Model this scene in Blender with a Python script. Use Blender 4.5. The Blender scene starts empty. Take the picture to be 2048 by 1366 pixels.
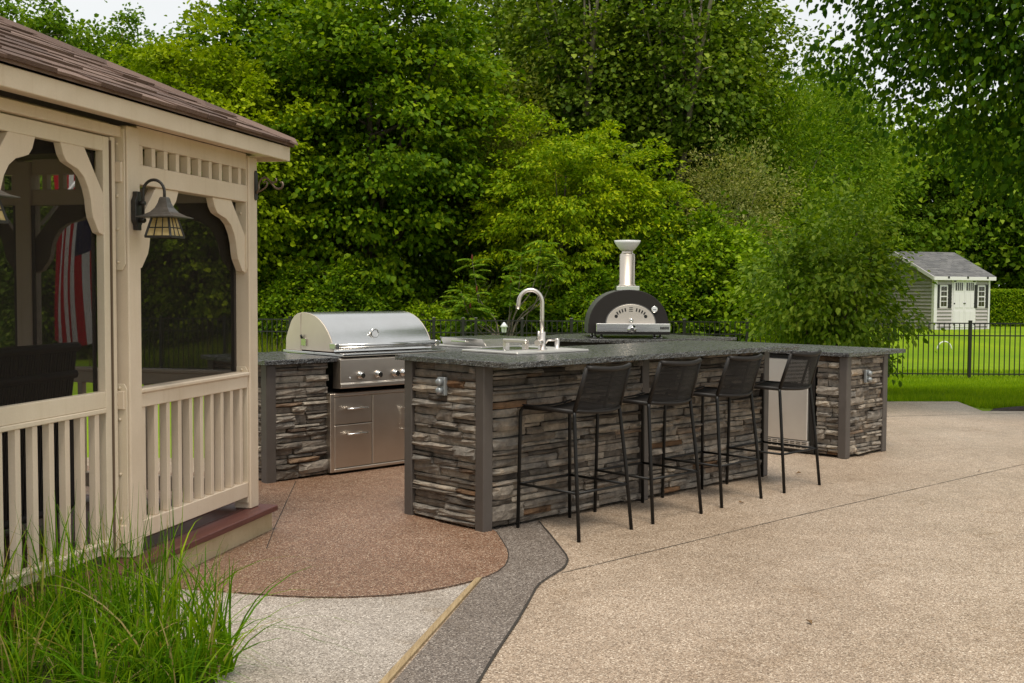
import bpy, bmesh, math, random
import numpy as np
from mathutils import Vector, Matrix

SC = bpy.context.scene
COL = SC.collection
R = random.Random(7)
PI = math.pi

# ------------------------------------------------------------------ camera
cam = bpy.data.cameras.new('camera')
cam.sensor_width = 36.0
cam.lens = 36.0 * 2221.143 / 2048.0
cam.clip_start = 0.05
cam.clip_end = 2000
cam_o = bpy.data.objects.new('camera', cam)
COL.objects.link(cam_o)
cam_o.matrix_world = (Matrix.Translation((0, 0, 1.5098)) @ Matrix.Rotation(PI / 2 - 0.0483, 4, 'X')
                      @ Matrix.Rotation(0.0055, 4, 'Z'))
SC.camera = cam_o

# ------------------------------------------------------------------ sky and light (overcast)
SUN_EL, SUN_AZ = math.radians(69), math.radians(176)      # azimuth: clockwise from +Y, so behind the camera
world = bpy.data.worlds.new('World')
SC.world = world
world.use_nodes = True
wn, wl = world.node_tree.nodes, world.node_tree.links
wn.clear()
w_out = wn.new('ShaderNodeOutputWorld')
w_bg = wn.new('ShaderNodeBackground')
w_sky = wn.new('ShaderNodeTexSky')
w_sky.sky_type = 'NISHITA'
w_sky.sun_disc = False
w_sky.sun_elevation = SUN_EL
w_sky.sun_rotation = SUN_AZ
w_hsv = wn.new('ShaderNodeHueSaturation')
w_hsv.inputs['Saturation'].default_value = 0.25
w_mix = wn.new('ShaderNodeMixRGB')                        # cloud layer over the clear sky
w_mix.inputs[0].default_value = 0.9
w_noise = wn.new('ShaderNodeTexNoise')
w_noise.inputs['Scale'].default_value = 2.2
w_noise.inputs['Detail'].default_value = 5
w_ramp = wn.new('ShaderNodeValToRGB')
w_ramp.color_ramp.elements[0].position = 0.3
w_ramp.color_ramp.elements[0].color = (4.1, 4.25, 4.3, 1)
w_ramp.color_ramp.elements[1].position = 0.7
w_ramp.color_ramp.elements[1].color = (4.6, 4.7, 4.68, 1)
w_bg.inputs['Strength'].default_value = 0.1
wl.new(w_sky.outputs[0], w_hsv.inputs['Color'])
wl.new(w_noise.outputs[0], w_ramp.inputs[0])
wl.new(w_hsv.outputs[0], w_mix.inputs[1])
wl.new(w_ramp.outputs[0], w_mix.inputs[2])
wl.new(w_mix.outputs[0], w_bg.inputs[0])
wl.new(w_bg.outputs[0], w_out.inputs[0])

sun = bpy.data.lights.new('sun', 'SUN')
sun.energy = 1.5
sun.angle = math.radians(20)
sun.color = (1.0, 0.92, 0.80)
sun_o = bpy.data.objects.new('sun', sun)
COL.objects.link(sun_o)
_sd = Vector((math.sin(SUN_AZ) * math.cos(SUN_EL), math.cos(SUN_AZ) * math.cos(SUN_EL), math.sin(SUN_EL)))
sun_o.rotation_euler = _sd.to_track_quat('Z', 'Y').to_euler()
sun_o.location = (0, -4, 12)

SC.view_settings.view_transform = 'Standard'
SC.view_settings.look = 'None'
SC.view_settings.gamma = 1.0
SC.view_settings.use_curve_mapping = False
SC.view_settings.exposure = 1.03
SC.render.engine = 'CYCLES'
cy = SC.cycles
cy.use_denoising = True
cy.max_bounces = 6
cy.diffuse_bounces = 3
cy.glossy_bounces = 3
cy.transmission_bounces = 4
cy.transparent_max_bounces = 12
cy.caustics_reflective = False
cy.caustics_refractive = False
cy.sample_clamp_indirect = 6.0

# ------------------------------------------------------------------ material helpers
MAT = {}

class NT:
    """small node-tree writer"""
    def __init__(s, name):
        s.m = bpy.data.materials.new(name)
        s.m.use_nodes = True
        s.t = s.m.node_tree
        s.t.nodes.clear()
        s.out = s.n('ShaderNodeOutputMaterial')
        s.p = s.n('ShaderNodeBsdfPrincipled')
        s.l(s.p.outputs[0], s.out.inputs[0])
        s.co = s.n('ShaderNodeTexCoord').outputs['Object']
        MAT[name] = s.m
    def n(s, t, **k):
        x = s.t.nodes.new(t)
        for a, b in k.items():
            setattr(x, a, b)
        return x
    def l(s, a, b):
        s.t.links.new(a, b)
    def set(s, **k):
        for a, b in k.items():
            s.p.inputs[a.replace('_', ' ')].default_value = b
    def noise(s, scale, detail=3, rough=.55, co=None, dist=0):
        x = s.n('ShaderNodeTexNoise')
        x.inputs['Scale'].default_value = scale
        x.inputs['Detail'].default_value = detail
        x.inputs['Roughness'].default_value = rough
        x.inputs['Distortion'].default_value = dist
        s.l(co or s.co, x.inputs['Vector'])
        return x.outputs[0]
    def voro(s, scale, out='Color', co=None, feature='F1', rnd=1):
        x = s.n('ShaderNodeTexVoronoi')
        x.feature = feature
        x.inputs['Scale'].default_value = scale
        x.inputs['Randomness'].default_value = rnd
        s.l(co or s.co, x.inputs['Vector'])
        return x.outputs[out]
    def ramp(s, fac, stops, interp='LINEAR'):
        x = s.n('ShaderNodeValToRGB')
        cr = x.color_ramp
        cr.interpolation = interp
        while len(cr.elements) < len(stops):
            cr.elements.new(0.5)
        for e, (p, c) in zip(cr.elements, stops):
            e.position = p
            e.color = (*c, 1) if len(c) == 3 else c
        s.l(fac, x.inputs[0])
        return x.outputs[0]
    def mix(s, fac, a, b, mode='MIX'):
        x = s.n('ShaderNodeMixRGB')
        x.blend_type = mode
        for i, v in enumerate((fac, a, b)):
            if isinstance(v, (int, float)):
                x.inputs[i].default_value = v if i == 0 else (v, v, v, 1)
            elif isinstance(v, tuple):
                x.inputs[i].default_value = (*v, 1)
            else:
                s.l(v, x.inputs[i])
        return x.outputs[0]
    def maprange(s, v, a, b, c, d):
        x = s.n('ShaderNodeMapRange')
        s.l(v, x.inputs[0])
        for i, q in enumerate((a, b, c, d)):
            x.inputs[i + 1].default_value = q
        return x.outputs[0]
    def math(s, op, a, b):
        x = s.n('ShaderNodeMath')
        x.operation = op
        for i, v in enumerate((a, b)):
            if isinstance(v, (int, float)):
                x.inputs[i].default_value = v
            else:
                s.l(v, x.inputs[i])
        return x.outputs[0]
    def scale(s, sx, sy, sz):
        x = s.n('ShaderNodeMapping')
        x.inputs['Scale'].default_value = (sx, sy, sz)
        s.l(s.co, x.inputs[0])
        return x.outputs[0]
    def bump(s, h, strength=.4, dist=.01, prev=None):
        x = s.n('ShaderNodeBump')
        x.inputs['Strength'].default_value = strength
        x.inputs['Distance'].default_value = dist
        s.l(h, x.inputs['Height'])
        if prev:
            s.l(prev, x.inputs['Normal'])
        s.l(x.outputs[0], s.p.inputs['Normal'])
        return x.outputs[0]
    def base(s, c):
        if isinstance(c, tuple):
            s.p.inputs['Base Color'].default_value = (*c, 1)
        else:
            s.l(c, s.p.inputs['Base Color'])
    def rough(s, v):
        if isinstance(v, (int, float)):
            s.p.inputs['Roughness'].default_value = v
        else:
            s.l(v, s.p.inputs['Roughness'])
    def rand(s):
        return s.n('ShaderNodeObjectInfo').outputs['Random']
    def world(s):
        return s.n('ShaderNodeNewGeometry').outputs['Position']


def mul(c, k):
    return tuple(min(1, x * k) for x in c)


def aggregate(name, c, dark, light, wet=0.0, spec=.5):
    m = NT(name)
    W = m.world()
    v1 = m.voro(165, 'Color', W)
    sep = m.n('ShaderNodeSeparateColor')
    m.l(v1, sep.inputs[0])
    peb = m.ramp(sep.outputs[0], [(0, dark), (.2, mul(c, .76)), (.5, c), (.78, mul(c, 1.18)), (.94, light), (1, mul(light, 1.25))])
    d = m.voro(165, 'Distance', W)
    grout = m.ramp(d, [(0, (1, 1, 1)), (.5, (1, 1, 1)), (.95, (.55, .50, .46))])
    a = m.mix(1, peb, grout, 'MULTIPLY')
    big = m.noise(.55, 4, .6, W)
    a = m.mix(1, a, m.ramp(big, [(.3, (.80, .76, .71)), (.7, (1.10, 1.10, 1.10))]), 'MULTIPLY')
    med = m.noise(6, 3, .6, W)
    a = m.mix(1, a, m.ramp(med, [(.3, (.9, .89, .88)), (.7, (1.08, 1.08, 1.08))]), 'MULTIPLY')
    st = m.noise(1.7, 5, .7, W, 1.2)
    a = m.mix(1, a, m.ramp(st, [(.30, (.84, .80, .75)), (.42, (1, 1, 1)), (.62, (1, 1, 1)), (.74, (1.08, 1.09, 1.1))]), 'MULTIPLY')
    m.base(a)
    wetn = m.noise(.9, 3, .6, W)
    m.rough(m.maprange(wetn, .35, .65, .62 - wet, .36 - wet * .4))
    m.set(Specular_IOR_Level=spec)
    m.bump(d, .55, .006)
    return m

aggregate('agg_tan', (.44, .342, .255), (.18, .128, .085), (.69, .60, .49), .12)
aggregate('agg_red', (.250, .142, .090), (.075, .038, .022), (.50, .39, .29), .12)
aggregate('agg_grey', (.20, .168, .145), (.05, .04, .035), (.42, .38, .34), .1)
aggregate('agg_light', (.45, .405, .36), (.20, .17, .145), (.70, .655, .60), .1)

m = NT('joint_dark'); m.base((.03, .024, .018)); m.rough(.8)

# lawn and soil
m = NT('lawn')
W = m.world()
a = m.ramp(m.noise(30, 5, .7, W), [(.3, (.105, .200, .002)), (.55, (.185, .290, .003)), (.75, (.265, .350, .007))])
b = m.ramp(m.noise(.35, 4, .6, W), [(.3, (.72, .82, .8)), (.7, (1.28, 1.15, 1))])
m.base(m.mix(1, a, b, 'MULTIPLY')); m.rough(.85); m.set(Specular_IOR_Level=.15)
m.bump(m.noise(90, 3, .7, W), .5, .02)
m = NT('mulch')
W = m.world()
m.base(m.ramp(m.noise(45, 4, .7, W), [(.3, (.012, .008, .005)), (.6, (.05, .03, .018)), (.8, (.11, .07, .045))]))
m.rough(.9); m.bump(m.noise(60, 3, .7, W), 1, .03)

# foliage: leaf colour varies leaf by leaf
def leafmat(name, c0, c1, c2, straw=None, trans=.32, rough=.6, patch=.5, spec=.12):
    m = NT(name)
    rnd = m.n('ShaderNodeNewGeometry').outputs['Random Per Island']
    col = m.ramp(rnd, [(0, c0), (.5, c1), (.9, c2), (.93, straw or c2), (1, straw or c2)])
    p = m.ramp(m.noise(patch, 2, .5), [(.35, (.82, .86, .9)), (.65, (1.2, 1.12, 1.0))])
    col = m.mix(1, col, p, 'MULTIPLY')
    orand = m.ramp(m.rand(), [(0, (.92, .95, 1)), (1, (1.08, 1.04, 1))])
    col = m.mix(1, col, orand, 'MULTIPLY')
    m.base(col); m.rough(rough); m.set(Specular_IOR_Level=spec)
    tr = m.n('ShaderNodeBsdfTranslucent')
    m.l(m.mix(1, col, (1.25, 1.3, .5), 'MULTIPLY'), tr.inputs[0])
    mx = m.n('ShaderNodeMixShader')
    mx.inputs[0].default_value = trans
    m.l(m.p.outputs[0], mx.inputs[1]); m.l(tr.outputs[0], mx.inputs[2]); m.l(mx.outputs[0], m.out.inputs[0])
    return m

leafmat('leaf_maple', (.048, .110, .001), (.100, .190, .003), (.22, .315, .006))
leafmat('leaf_yellow', (.13, .20, .001), (.215, .300, .002), (.33, .41, .006))
leafmat('leaf_poplar', (.060, .120, .003), (.115, .190, .005), (.25, .33, .03), spec=.2)
leafmat('leaf_locust', (0.109, 0.203, 0.001), (0.204, 0.315, 0.003), (0.350, 0.429, 0.006))
leafmat('leaf_bright', (.100, .200, .002), (.180, .300, .004), (.29, .41, .012))
leafmat('leaf_olive', (0.131, 0.173, 0.038), (0.241, 0.268, 0.070), (0.408, 0.405, 0.141))
leafmat('leaf_shrub', (.080, .155, .003), (.150, .245, .005), (.29, .38, .03), spec=.25)
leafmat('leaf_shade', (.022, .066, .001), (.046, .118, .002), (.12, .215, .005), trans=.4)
leafmat('leaf_sumac', (0.066, 0.154, 0.008), (0.124, 0.238, 0.015), (0.234, 0.333, 0.026))
leafmat('leaf_cedar', (0.058, 0.084, 0.008), (0.103, 0.131, 0.013), (0.176, 0.191, 0.026))
leafmat('leaf_far', (.070, .150, .005), (.130, .230, .009), (.24, .34, .025), patch=.25)
leafmat('grass_blade', (.045, .135, .001), (.100, .225, .002), (.22, .34, .010), (.36, .29, .13), trans=.4, patch=3)
leafmat('lawn_blade', (.105, .215, .002), (.185, .310, .003), (.28, .38, .007), trans=.4, patch=1)
leafmat('weed_blade', (.10, .18, .002), (.19, .28, .004), (.34, .37, .02), (.34, .26, .12), trans=.4, patch=1)
m = NT('sumac_cone'); m.base((.12, .018, .008)); m.rough(.8)

m = NT('bark')
a = m.ramp(m.noise(9, 5, .7, m.scale(1, 1, .15)), [(.3, (.035, .026, .018)), (.6, (.11, .085, .06)), (.8, (.19, .155, .115))])
m.base(a); m.rough(.9); m.bump(m.noise(14, 4, .7, m.scale(1, 1, .2)), .8, .03)
m = NT('bark_pale')
a = m.ramp(m.noise(7, 5, .7, m.scale(1, 1, .3)), [(.3, (.10, .08, .06)), (.6, (.24, .20, .15)), (.8, (.36, .31, .25))])
m.base(a); m.rough(.9); m.bump(m.noise(14, 4, .7, m.scale(1, 1, .2)), .6, .02)

# gazebo
def vinyl(name, c):
    m = NT(name)
    W = m.world()
    st = m.ramp(m.noise(2.5, 5, .65, W), [(.3, (.93, .91, .88)), (.65, (1.03, 1.03, 1.03))])
    fine = m.ramp(m.noise(140, 2, .6, W), [(.3, (.97, .97, .97)), (.7, (1.03, 1.03, 1.03))])
    mp = m.n('ShaderNodeMapping'); mp.inputs['Scale'].default_value = (22, 22, 1.2); m.l(W, mp.inputs[0])
    drip = m.ramp(m.noise(1, 4, .65, mp.outputs[0]), [(.25, (.93, .91, .88)), (.45, (1, 1, 1))])
    spots = m.ramp(m.noise(55, 3, .7, W), [(.74, (1, 1, 1)), (.80, (.72, .64, .54))])
    m.base(m.mix(1, m.mix(1, m.mix(1, m.mix(1, c, st, 'MULTIPLY'), fine, 'MULTIPLY'), drip, 'MULTIPLY'), spots, 'MULTIPLY'))
    m.rough(m.maprange(m.noise(5, 3, .6, W), .3, .7, .36, .52)); m.set(Specular_IOR_Level=.4)
    m.bump(m.noise(60, 3, .6, W), .08, .003)
vinyl('vinyl', (.69, .575, .445))
vinyl('vinyl_trim', (.70, .60, .46))
m = NT('deck_red')
a = m.ramp(m.noise(14, 5, .65, m.scale(.25, 3, 3)), [(.3, (.075, .024, .018)), (.7, (.135, .046, .036))])
m.base(a); m.rough(.5); m.bump(m.noise(20, 4, .6, m.scale(.2, 6, 6)), .25, .004)
m = NT('skirt')
W = m.world()
a = m.ramp(m.noise(3.5, 5, .7, W), [(.3, (.42, .33, .19)), (.7, (.56, .46, .29))])
dirt = m.ramp(m.noise(26, 4, .75, W), [(.60, (1, 1, 1)), (.74, (.6, .5, .36))])
m.base(m.mix(.7, a, m.mix(1, a, dirt, 'MULTIPLY'))); m.rough(.5)
m = NT('shingle')
g = m.ramp(m.noise(240, 3, .8, m.world()), [(.3, (.55, .52, .5)), (.7, (1.4, 1.35, 1.3))])
o = m.ramp(m.rand(), [(0, (.085, .052, .040)), (.5, (.135, .086, .067)), (1, (.185, .125, .10))])
m.base(m.mix(1, o, g, 'MULTIPLY')); m.rough(.9); m.bump(m.noise(260, 2, .8, m.world()), .6, .003)
m = NT('screen')
tr = m.n('ShaderNodeBsdfTransparent'); tr.inputs[0].default_value = (.92, .92, .92, 1)
df = m.n('ShaderNodeBsdfDiffuse'); df.inputs[0].default_value = (.030, .026, .022, 1)
mx = m.n('ShaderNodeMixShader'); mx.inputs[0].default_value = .33
m.l(tr.outputs[0], mx.inputs[1]); m.l(df.outputs[0], mx.inputs[2]); m.l(mx.outputs[0], m.out.inputs[0])
m = NT('screen_frame'); m.base((.045, .035, .028)); m.rough(.6)
m = NT('wicker')
wv = m.n('ShaderNodeTexWave'); wv.inputs['Scale'].default_value = 40; wv.inputs['Distortion'].default_value = 2
m.l(m.co, wv.inputs['Vector'])
m.base(m.ramp(wv.outputs[0], [(0, (.012, .009, .007)), (1, (.045, .035, .028))])); m.rough(.6); m.bump(wv.outputs[0], .5, .01)
m = NT('black_iron'); m.base(m.ramp(m.noise(25, 4, .6), [(.3, (.016, .014, .012)), (.7, (.034, .029, .025))])); m.rough(.5); m.set(Specular_IOR_Level=.5); m.bump(m.noise(150, 2), .15, .002)
m = NT('lamp_hood'); m.base(m.ramp(m.noise(30, 4, .6), [(.3, (.09, .083, .075)), (.7, (.15, .14, .13))])); m.rough(.38); m.set(Metallic=.6)
m = NT('amber_glass'); m.base(m.ramp(m.noise(22, 3, .6), [(.3, (.42, .29, .10)), (.7, (.66, .52, .27))])); m.rough(.25); m.set(Specular_IOR_Level=.6)
m = NT('hanger_metal'); m.base((.20, .15, .11)); m.rough(.4); m.set(Metallic=.6)
for nm, c in (('flag_red', (.55, .008, .022)), ('flag_white', (.86, .85, .90)), ('flag_blue', (.02, .024, .08))):
    m = NT(nm); m.base(c); m.rough(.75)
    tr = m.n('ShaderNodeBsdfTranslucent'); tr.inputs[0].default_value = (*c, 1)
    mx = m.n('ShaderNodeMixShader'); mx.inputs[0].default_value = .5
    m.l(m.p.outputs[0], mx.inputs[1]); m.l(tr.outputs[0], mx.inputs[2]); m.l(mx.outputs[0], m.out.inputs[0])
m = NT('white_pole'); m.base((.7, .7, .7)); m.rough(.35)

# kitchen
def stonemat(name):
    m = NT(name)
    rn = m.rand()
    c = m.ramp(rn, [(0, (.10, .082, .066)), (.12, (.185, .158, .13)), (.34, (.27, .235, .195)), (.55, (.34, .295, .245)),
                    (.72, (.235, .215, .19)), (.86, (.42, .365, .295)), (.93, (.30, .26, .215)), (.955, (.19, .105, .05)), (.975, (.055, .047, .042)), (1, (.26, .215, .165))])
    W = m.world()
    v = m.ramp(m.noise(13, 5, .7, W), [(.3, (.42, .42, .43)), (.55, (.95, .94, .92)), (.75, (1.4, 1.35, 1.28))])
    r2 = m.ramp(m.noise(5, 3, .6, W), [(.6, (1, 1, 1)), (.8, (1.12, .92, .72))])
    m.base(m.mix(1, m.mix(1, c, v, 'MULTIPLY'), r2, 'MULTIPLY'))
    m.rough(.8); m.set(Specular_IOR_Level=.3)
    m.bump(m.noise(70, 5, .75, W), .9, .012)
stonemat('ledge_stone')
m = NT('mortar'); m.base((.016, .013, .011)); m.rough(.95)
m = NT('post_paint')
m.base(m.ramp(m.noise(6, 4, .6), [(.3, (.070, .058, .050)), (.7, (.090, .076, .066))])); m.rough(.5); m.bump(m.noise(220, 2), .12, .001)
m = NT('granite')
W = m.world()
sp = m.voro(230, 'Color', W)
sep = m.n('ShaderNodeSeparateColor'); m.l(sp, sep.inputs[0])
g = m.ramp(sep.outputs[0], [(0, (.008, .008, .008)), (.5, (.026, .025, .025)), (.8, (.095, .094, .09)), (.95, (.19, .19, .18)), (1, (.30, .30, .285))])
g = m.mix(1, g, m.ramp(m.noise(8, 4, .6, W), [(.3, (.8, .8, .8)), (.7, (1.25, 1.25, 1.25))]), 'MULTIPLY')
m.base(g); m.rough(m.maprange(m.noise(30, 3, .6, W), .35, .65, .18, .36)); m.set(Specular_IOR_Level=.9)
m.bump(m.noise(120, 3, .6, W), .35, .004)

def steel(name, c=(.62, .60, .57), r0=.2, r1=.34, sx=2, sz=90):
    m = NT(name)
    br = m.noise(3, 2, .6, m.scale(sx, sz, sz))
    sm = m.noise(3, 3, .6)
    m.base(m.mix(1, c, m.ramp(sm, [(.3, (.93, .92, .91)), (.7, (1.03, 1.03, 1.03))]), 'MULTIPLY'))
    m.set(Metallic=1.0)
    m.rough(m.maprange(br, .3, .7, r0, r1))
steel('steel', (.66, .65, .63), .17, .25)
steel('steel_end', (.74, .65, .56), .5, .6)
steel('steel_warm', (.66, .585, .50), .36, .44)
steel('steel_fridge', (.74, .71, .66), .42, .5)
m = NT('chrome'); m.base((.72, .70, .67)); m.set(Metallic=1.0); m.rough(.12)
m = NT('nickel'); m.base((.66, .61, .56)); m.set(Metallic=1.0); m.rough(.36)
m = NT('black_plastic'); m.base((.010, .009, .008)); m.rough(.35)
m = NT('oven_black'); m.base(m.ramp(m.noise(200, 2, .7), [(.3, (.018, .015, .013)), (.7, (.028, .024, .021))])); m.rough(.5); m.set(Specular_IOR_Level=.25)
m = NT('oven_side'); m.base((.16, .155, .15)); m.rough(.35); m.set(Metallic=.5)
m = NT('oven_door'); m.base((.62, .56, .49)); m.set(Metallic=.7); m.rough(.45)
m = NT('white_enamel'); m.base((.75, .76, .77)); m.rough(.3)
m = NT('outlet_grey'); m.base((.30, .32, .33)); m.rough(.35); m.set(Metallic=.4)
m = NT('rope_black'); m.base(m.ramp(m.noise(90, 2, .6), [(.3, (.008, .0065, .0055)), (.7, (.018, .0145, .012))])); m.rough(.5); m.set(Specular_IOR_Level=.3)
m = NT('stool_metal'); m.base((.007, .0065, .006)); m.rough(.45); m.set(Specular_IOR_Level=.3)
m = NT('plank')
a = m.ramp(m.noise(10, 5, .7, m.scale(12, 1, 4)), [(.3, (.24, .165, .08)), (.7, (.42, .31, .17))])
m.base(a); m.rough(.7); m.bump(m.noise(14, 4, .7, m.scale(14, 1, 4)), .4, .006)
# fence, shed
m = NT('fence_black'); m.base((.012, .011, .010)); m.rough(.45)
m = NT('fence_cap'); m.base((.10, .095, .09)); m.rough(.4)
m = NT('siding'); m.base(m.ramp(m.noise(2.2, 4, .6, m.world()), [(.3, (.40, .365, .365)), (.7, (.47, .43, .43))])); m.rough(.6)
m = NT('shed_white'); m.base((.78, .74, .79)); m.rough(.45)
m = NT('shed_roof'); o = m.ramp(m.rand(), [(0, (.125, .125, .13)), (1, (.18, .178, .178))])
m.base(m.mix(1, o, m.ramp(m.noise(7, 4, .7, m.world()), [(.35, (.9, .9, .9)), (.65, (1.1, 1.1, 1.1))]), 'MULTIPLY')); m.rough(.95); m.set(Specular_IOR_Level=.1)
m = NT('shutter'); m.base((.012, .010, .009)); m.rough(.5)
m = NT('glass_dark'); m.base((.03, .022, .018)); m.rough(.08); m.set(Specular_IOR_Level=.8)
m = NT('leaf_dry'); m.base((.16, .09, .035)); m.rough(.8)
m = NT('flower_white'); m.base((.75, .75, .72)); m.rough(.7)

# ------------------------------------------------------------------ mesh helpers
class MB:
    def __init__(s):
        s.v, s.f, s.sm = [], [], []
    def add(s, vs, fs, smooth=False):
        o = len(s.v)
        s.v += [tuple(x) for x in vs]
        for f in fs:
            s.f.append(tuple(i + o for i in f)); s.sm.append(smooth)
        return s
    def box(s, x0, x1, y0, y1, z0, z1):
        vs = [(x, y, z) for z in (z0, z1) for y in (y0, y1) for x in (x0, x1)]
        return s.add(vs, [(0, 2, 3, 1), (4, 5, 7, 6), (0, 1, 5, 4), (2, 6, 7, 3), (0, 4, 6, 2), (1, 3, 7, 5)])
    def bar(s, a, b, w, h, up=(0, 0, 1)):
        a, b = Vector(a), Vector(b); d = (b - a).normalized(); up = Vector(up)
        if abs(d.dot(up)) > .98: up = Vector((1, 0, 0))
        x = d.cross(up).normalized(); y = x.cross(d)
        vs = [p + x * sx * w / 2 + y * sy * h / 2 for p in (a, b) for sx, sy in ((-1, -1), (1, -1), (1, 1), (-1, 1))]
        return s.add(vs, [(3, 2, 1, 0), (4, 5, 6, 7), (0, 1, 5, 4), (1, 2, 6, 5), (2, 3, 7, 6), (3, 0, 4, 7)])
    def prism(s, poly, z0, z1, fn=None):
        """poly: 2D outline; fn maps (a, b, c) to xyz"""
        fn = fn or (lambda a, b, c: (a, b, c))
        n = len(poly)
        vs = [fn(a, b, z0) for a, b in poly] + [fn(a, b, z1) for a, b in poly]
        fs = [tuple(range(n))[::-1], tuple(range(n, 2 * n))] + [(i, (i + 1) % n, n + (i + 1) % n, n + i) for i in range(n)]
        return s.add(vs, fs)
    def tube(s, path, r, seg=8, cap=True):
        path = [Vector(p) for p in path]; n = len(path)
        rs = r if isinstance(r, (list, tuple)) else [r] * n
        up = None; vs = []
        for i, p in enumerate(path):
            d = (path[min(i + 1, n - 1)] - path[max(i - 1, 0)]).normalized()
            if up is None:
                up = Vector((0, 0, 1)) if abs(d.z) < .9 else Vector((1, 0, 0))
            x = d.cross(up)
            if x.length < 1e-5: x = d.orthogonal()
            x.normalize(); up = x.cross(d).normalized()
            for k in range(seg):
                a = 2 * PI * k / seg
                vs.append(p + (x * math.cos(a) + up * math.sin(a)) * rs[i])
        fs = [(i * seg + k, i * seg + (k + 1) % seg, (i + 1) * seg + (k + 1) % seg, (i + 1) * seg + k) for i in range(n - 1) for k in range(seg)]
        s.add(vs, fs, True)
        if cap:
            o = len(s.v) - len(vs)
            s.f.append(tuple(o + k for k in range(seg))[::-1]); s.sm.append(False)
            s.f.append(tuple(o + (n - 1) * seg + k for k in range(seg))); s.sm.append(False)
        return s
    def lathe(s, prof, c=(0, 0, 0), seg=24, ax='z', smooth=True):
        vs = []
        for r, h in prof:
            for k in range(seg):
                a = 2 * PI * k / seg; p, q = r * math.cos(a), r * math.sin(a)
                vs.append({'z': (c[0] + p, c[1] + q, c[2] + h), 'y': (c[0] + p, c[1] + h, c[2] - q), 'x': (c[0] + h, c[1] + p, c[2] + q)}[ax])
        n = len(prof)
        fs = [(i * seg + k, i * seg + (k + 1) % seg, (i + 1) * seg + (k + 1) % seg, (i + 1) * seg + k) for i in range(n - 1) for k in range(seg)]
        s.add(vs, fs, smooth)
        o = len(s.v) - len(vs)
        s.f.append(tuple(o + k for k in range(seg))[::-1]); s.sm.append(False)
        s.f.append(tuple(o + (n - 1) * seg + k for k in range(seg))); s.sm.append(False)
        return s
    def mesh(s, name, mat, bevel=0, fix=True):
        me = bpy.data.meshes.new(name)
        me.from_pydata(s.v, [], s.f)
        me.polygons.foreach_set('use_smooth', s.sm)
        if fix or bevel:
            bm = bmesh.new(); bm.from_mesh(me)
            if fix: bmesh.ops.recalc_face_normals(bm, faces=bm.faces)
            if bevel:
                ed = [e for e in bm.edges if len(e.link_faces) == 2 and e.calc_face_angle(0) > .5]
                bmesh.ops.bevel(bm, geom=ed, offset=bevel, segments=1, affect='EDGES', profile=.5)
            bm.to_mesh(me); bm.free()
        if mat: me.materials.append(MAT[mat])
        return me
    def build(s, name, mat, parent=None, bevel=0, fix=True):
        return link(name, s.mesh(name, mat, bevel, fix), parent)


def link(name, data, parent=None):
    o = bpy.data.objects.new(name, data)
    COL.objects.link(o)
    if parent: o.parent = parent
    return o

def tag(o, label, cat, group=None):
    o['label'] = label; o['category'] = cat
    if group: o['group'] = group
    return o

def thing(name, label, cat, loc=(0, 0, 0), rotz=0, group=None):
    o = link(name, None); o.empty_display_size = .1
    o.location = loc; o.rotation_euler = (0, 0, rotz)
    return tag(o, label, cat, group)

def structure(o):
    o['kind'] = 'structure'; return o

def BX(name, mat, parent, x0, x1, y0, y1, z0, z1, bevel=.003):
    return MB().box(x0, x1, y0, y1, z0, z1).build(name, mat, parent, bevel)

def copy_tree(o, parent=None):
    c = o.copy(); COL.objects.link(c); c.parent = parent
    for ch in [q for q in bpy.data.objects if q.parent == o]:
        copy_tree(ch, c)
    return c

def text_part(name, txt, size, mat, parent, loc, rot, depth=.001):
    cu = bpy.data.curves.new(name, 'FONT'); cu.body = txt; cu.size = size; cu.extrude = depth
    cu.align_x = 'CENTER'; cu.align_y = 'CENTER'
    t = bpy.data.objects.new(name, cu); COL.objects.link(t)
    bpy.context.view_layer.update()
    me = bpy.data.meshes.new_from_object(t.evaluated_get(bpy.context.evaluated_depsgraph_get()))
    bpy.data.objects.remove(t)
    me.materials.clear(); me.materials.append(MAT[mat])
    o = link(name, me, parent); o.location = loc; o.rotation_euler = rot
    return o

def arc(cx, cz, r, a0, a1, n):
    return [(cx + r * math.cos(a0 + (a1 - a0) * i / n), cz + r * math.sin(a0 + (a1 - a0) * i / n)) for i in range(n + 1)]

# frames: kitchen (u right-away, v right-near), local x = u, local y = -v
PHI = .774
U = Vector((math.cos(PHI), math.sin(PHI), 0)); V = Vector((U.y, -U.x, 0))
P0 = Vector((-.1697, 6.7522, 0)); G0 = Vector((-1.8612, 8.4004, 0)); R0 = Vector((2.9743, 9.8276, 0))
def UV(a, b, z=0): return P0 + U * a + V * b + Vector((0, 0, z))
GAM = 1.3374
GC = Vector((-1.5466, 6.7612, 0))
def px2(px, Y): return (px - 1024) / 2221.143 * Y

# ------------------------------------------------------------------ ground, patio
def zterr(x, y):
    if y < 15.2: z = -.03
    elif y < 24: t = (y - 15.2) / 8.8; z = -.03 - .40 * t * t * (3 - 2 * t)
    elif y < 30: z = -.43
    elif y < 42: t = (y - 30) / 12; z = -.43 + .45 * t * t * (3 - 2 * t)
    else: z = .02
    return z

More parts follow.
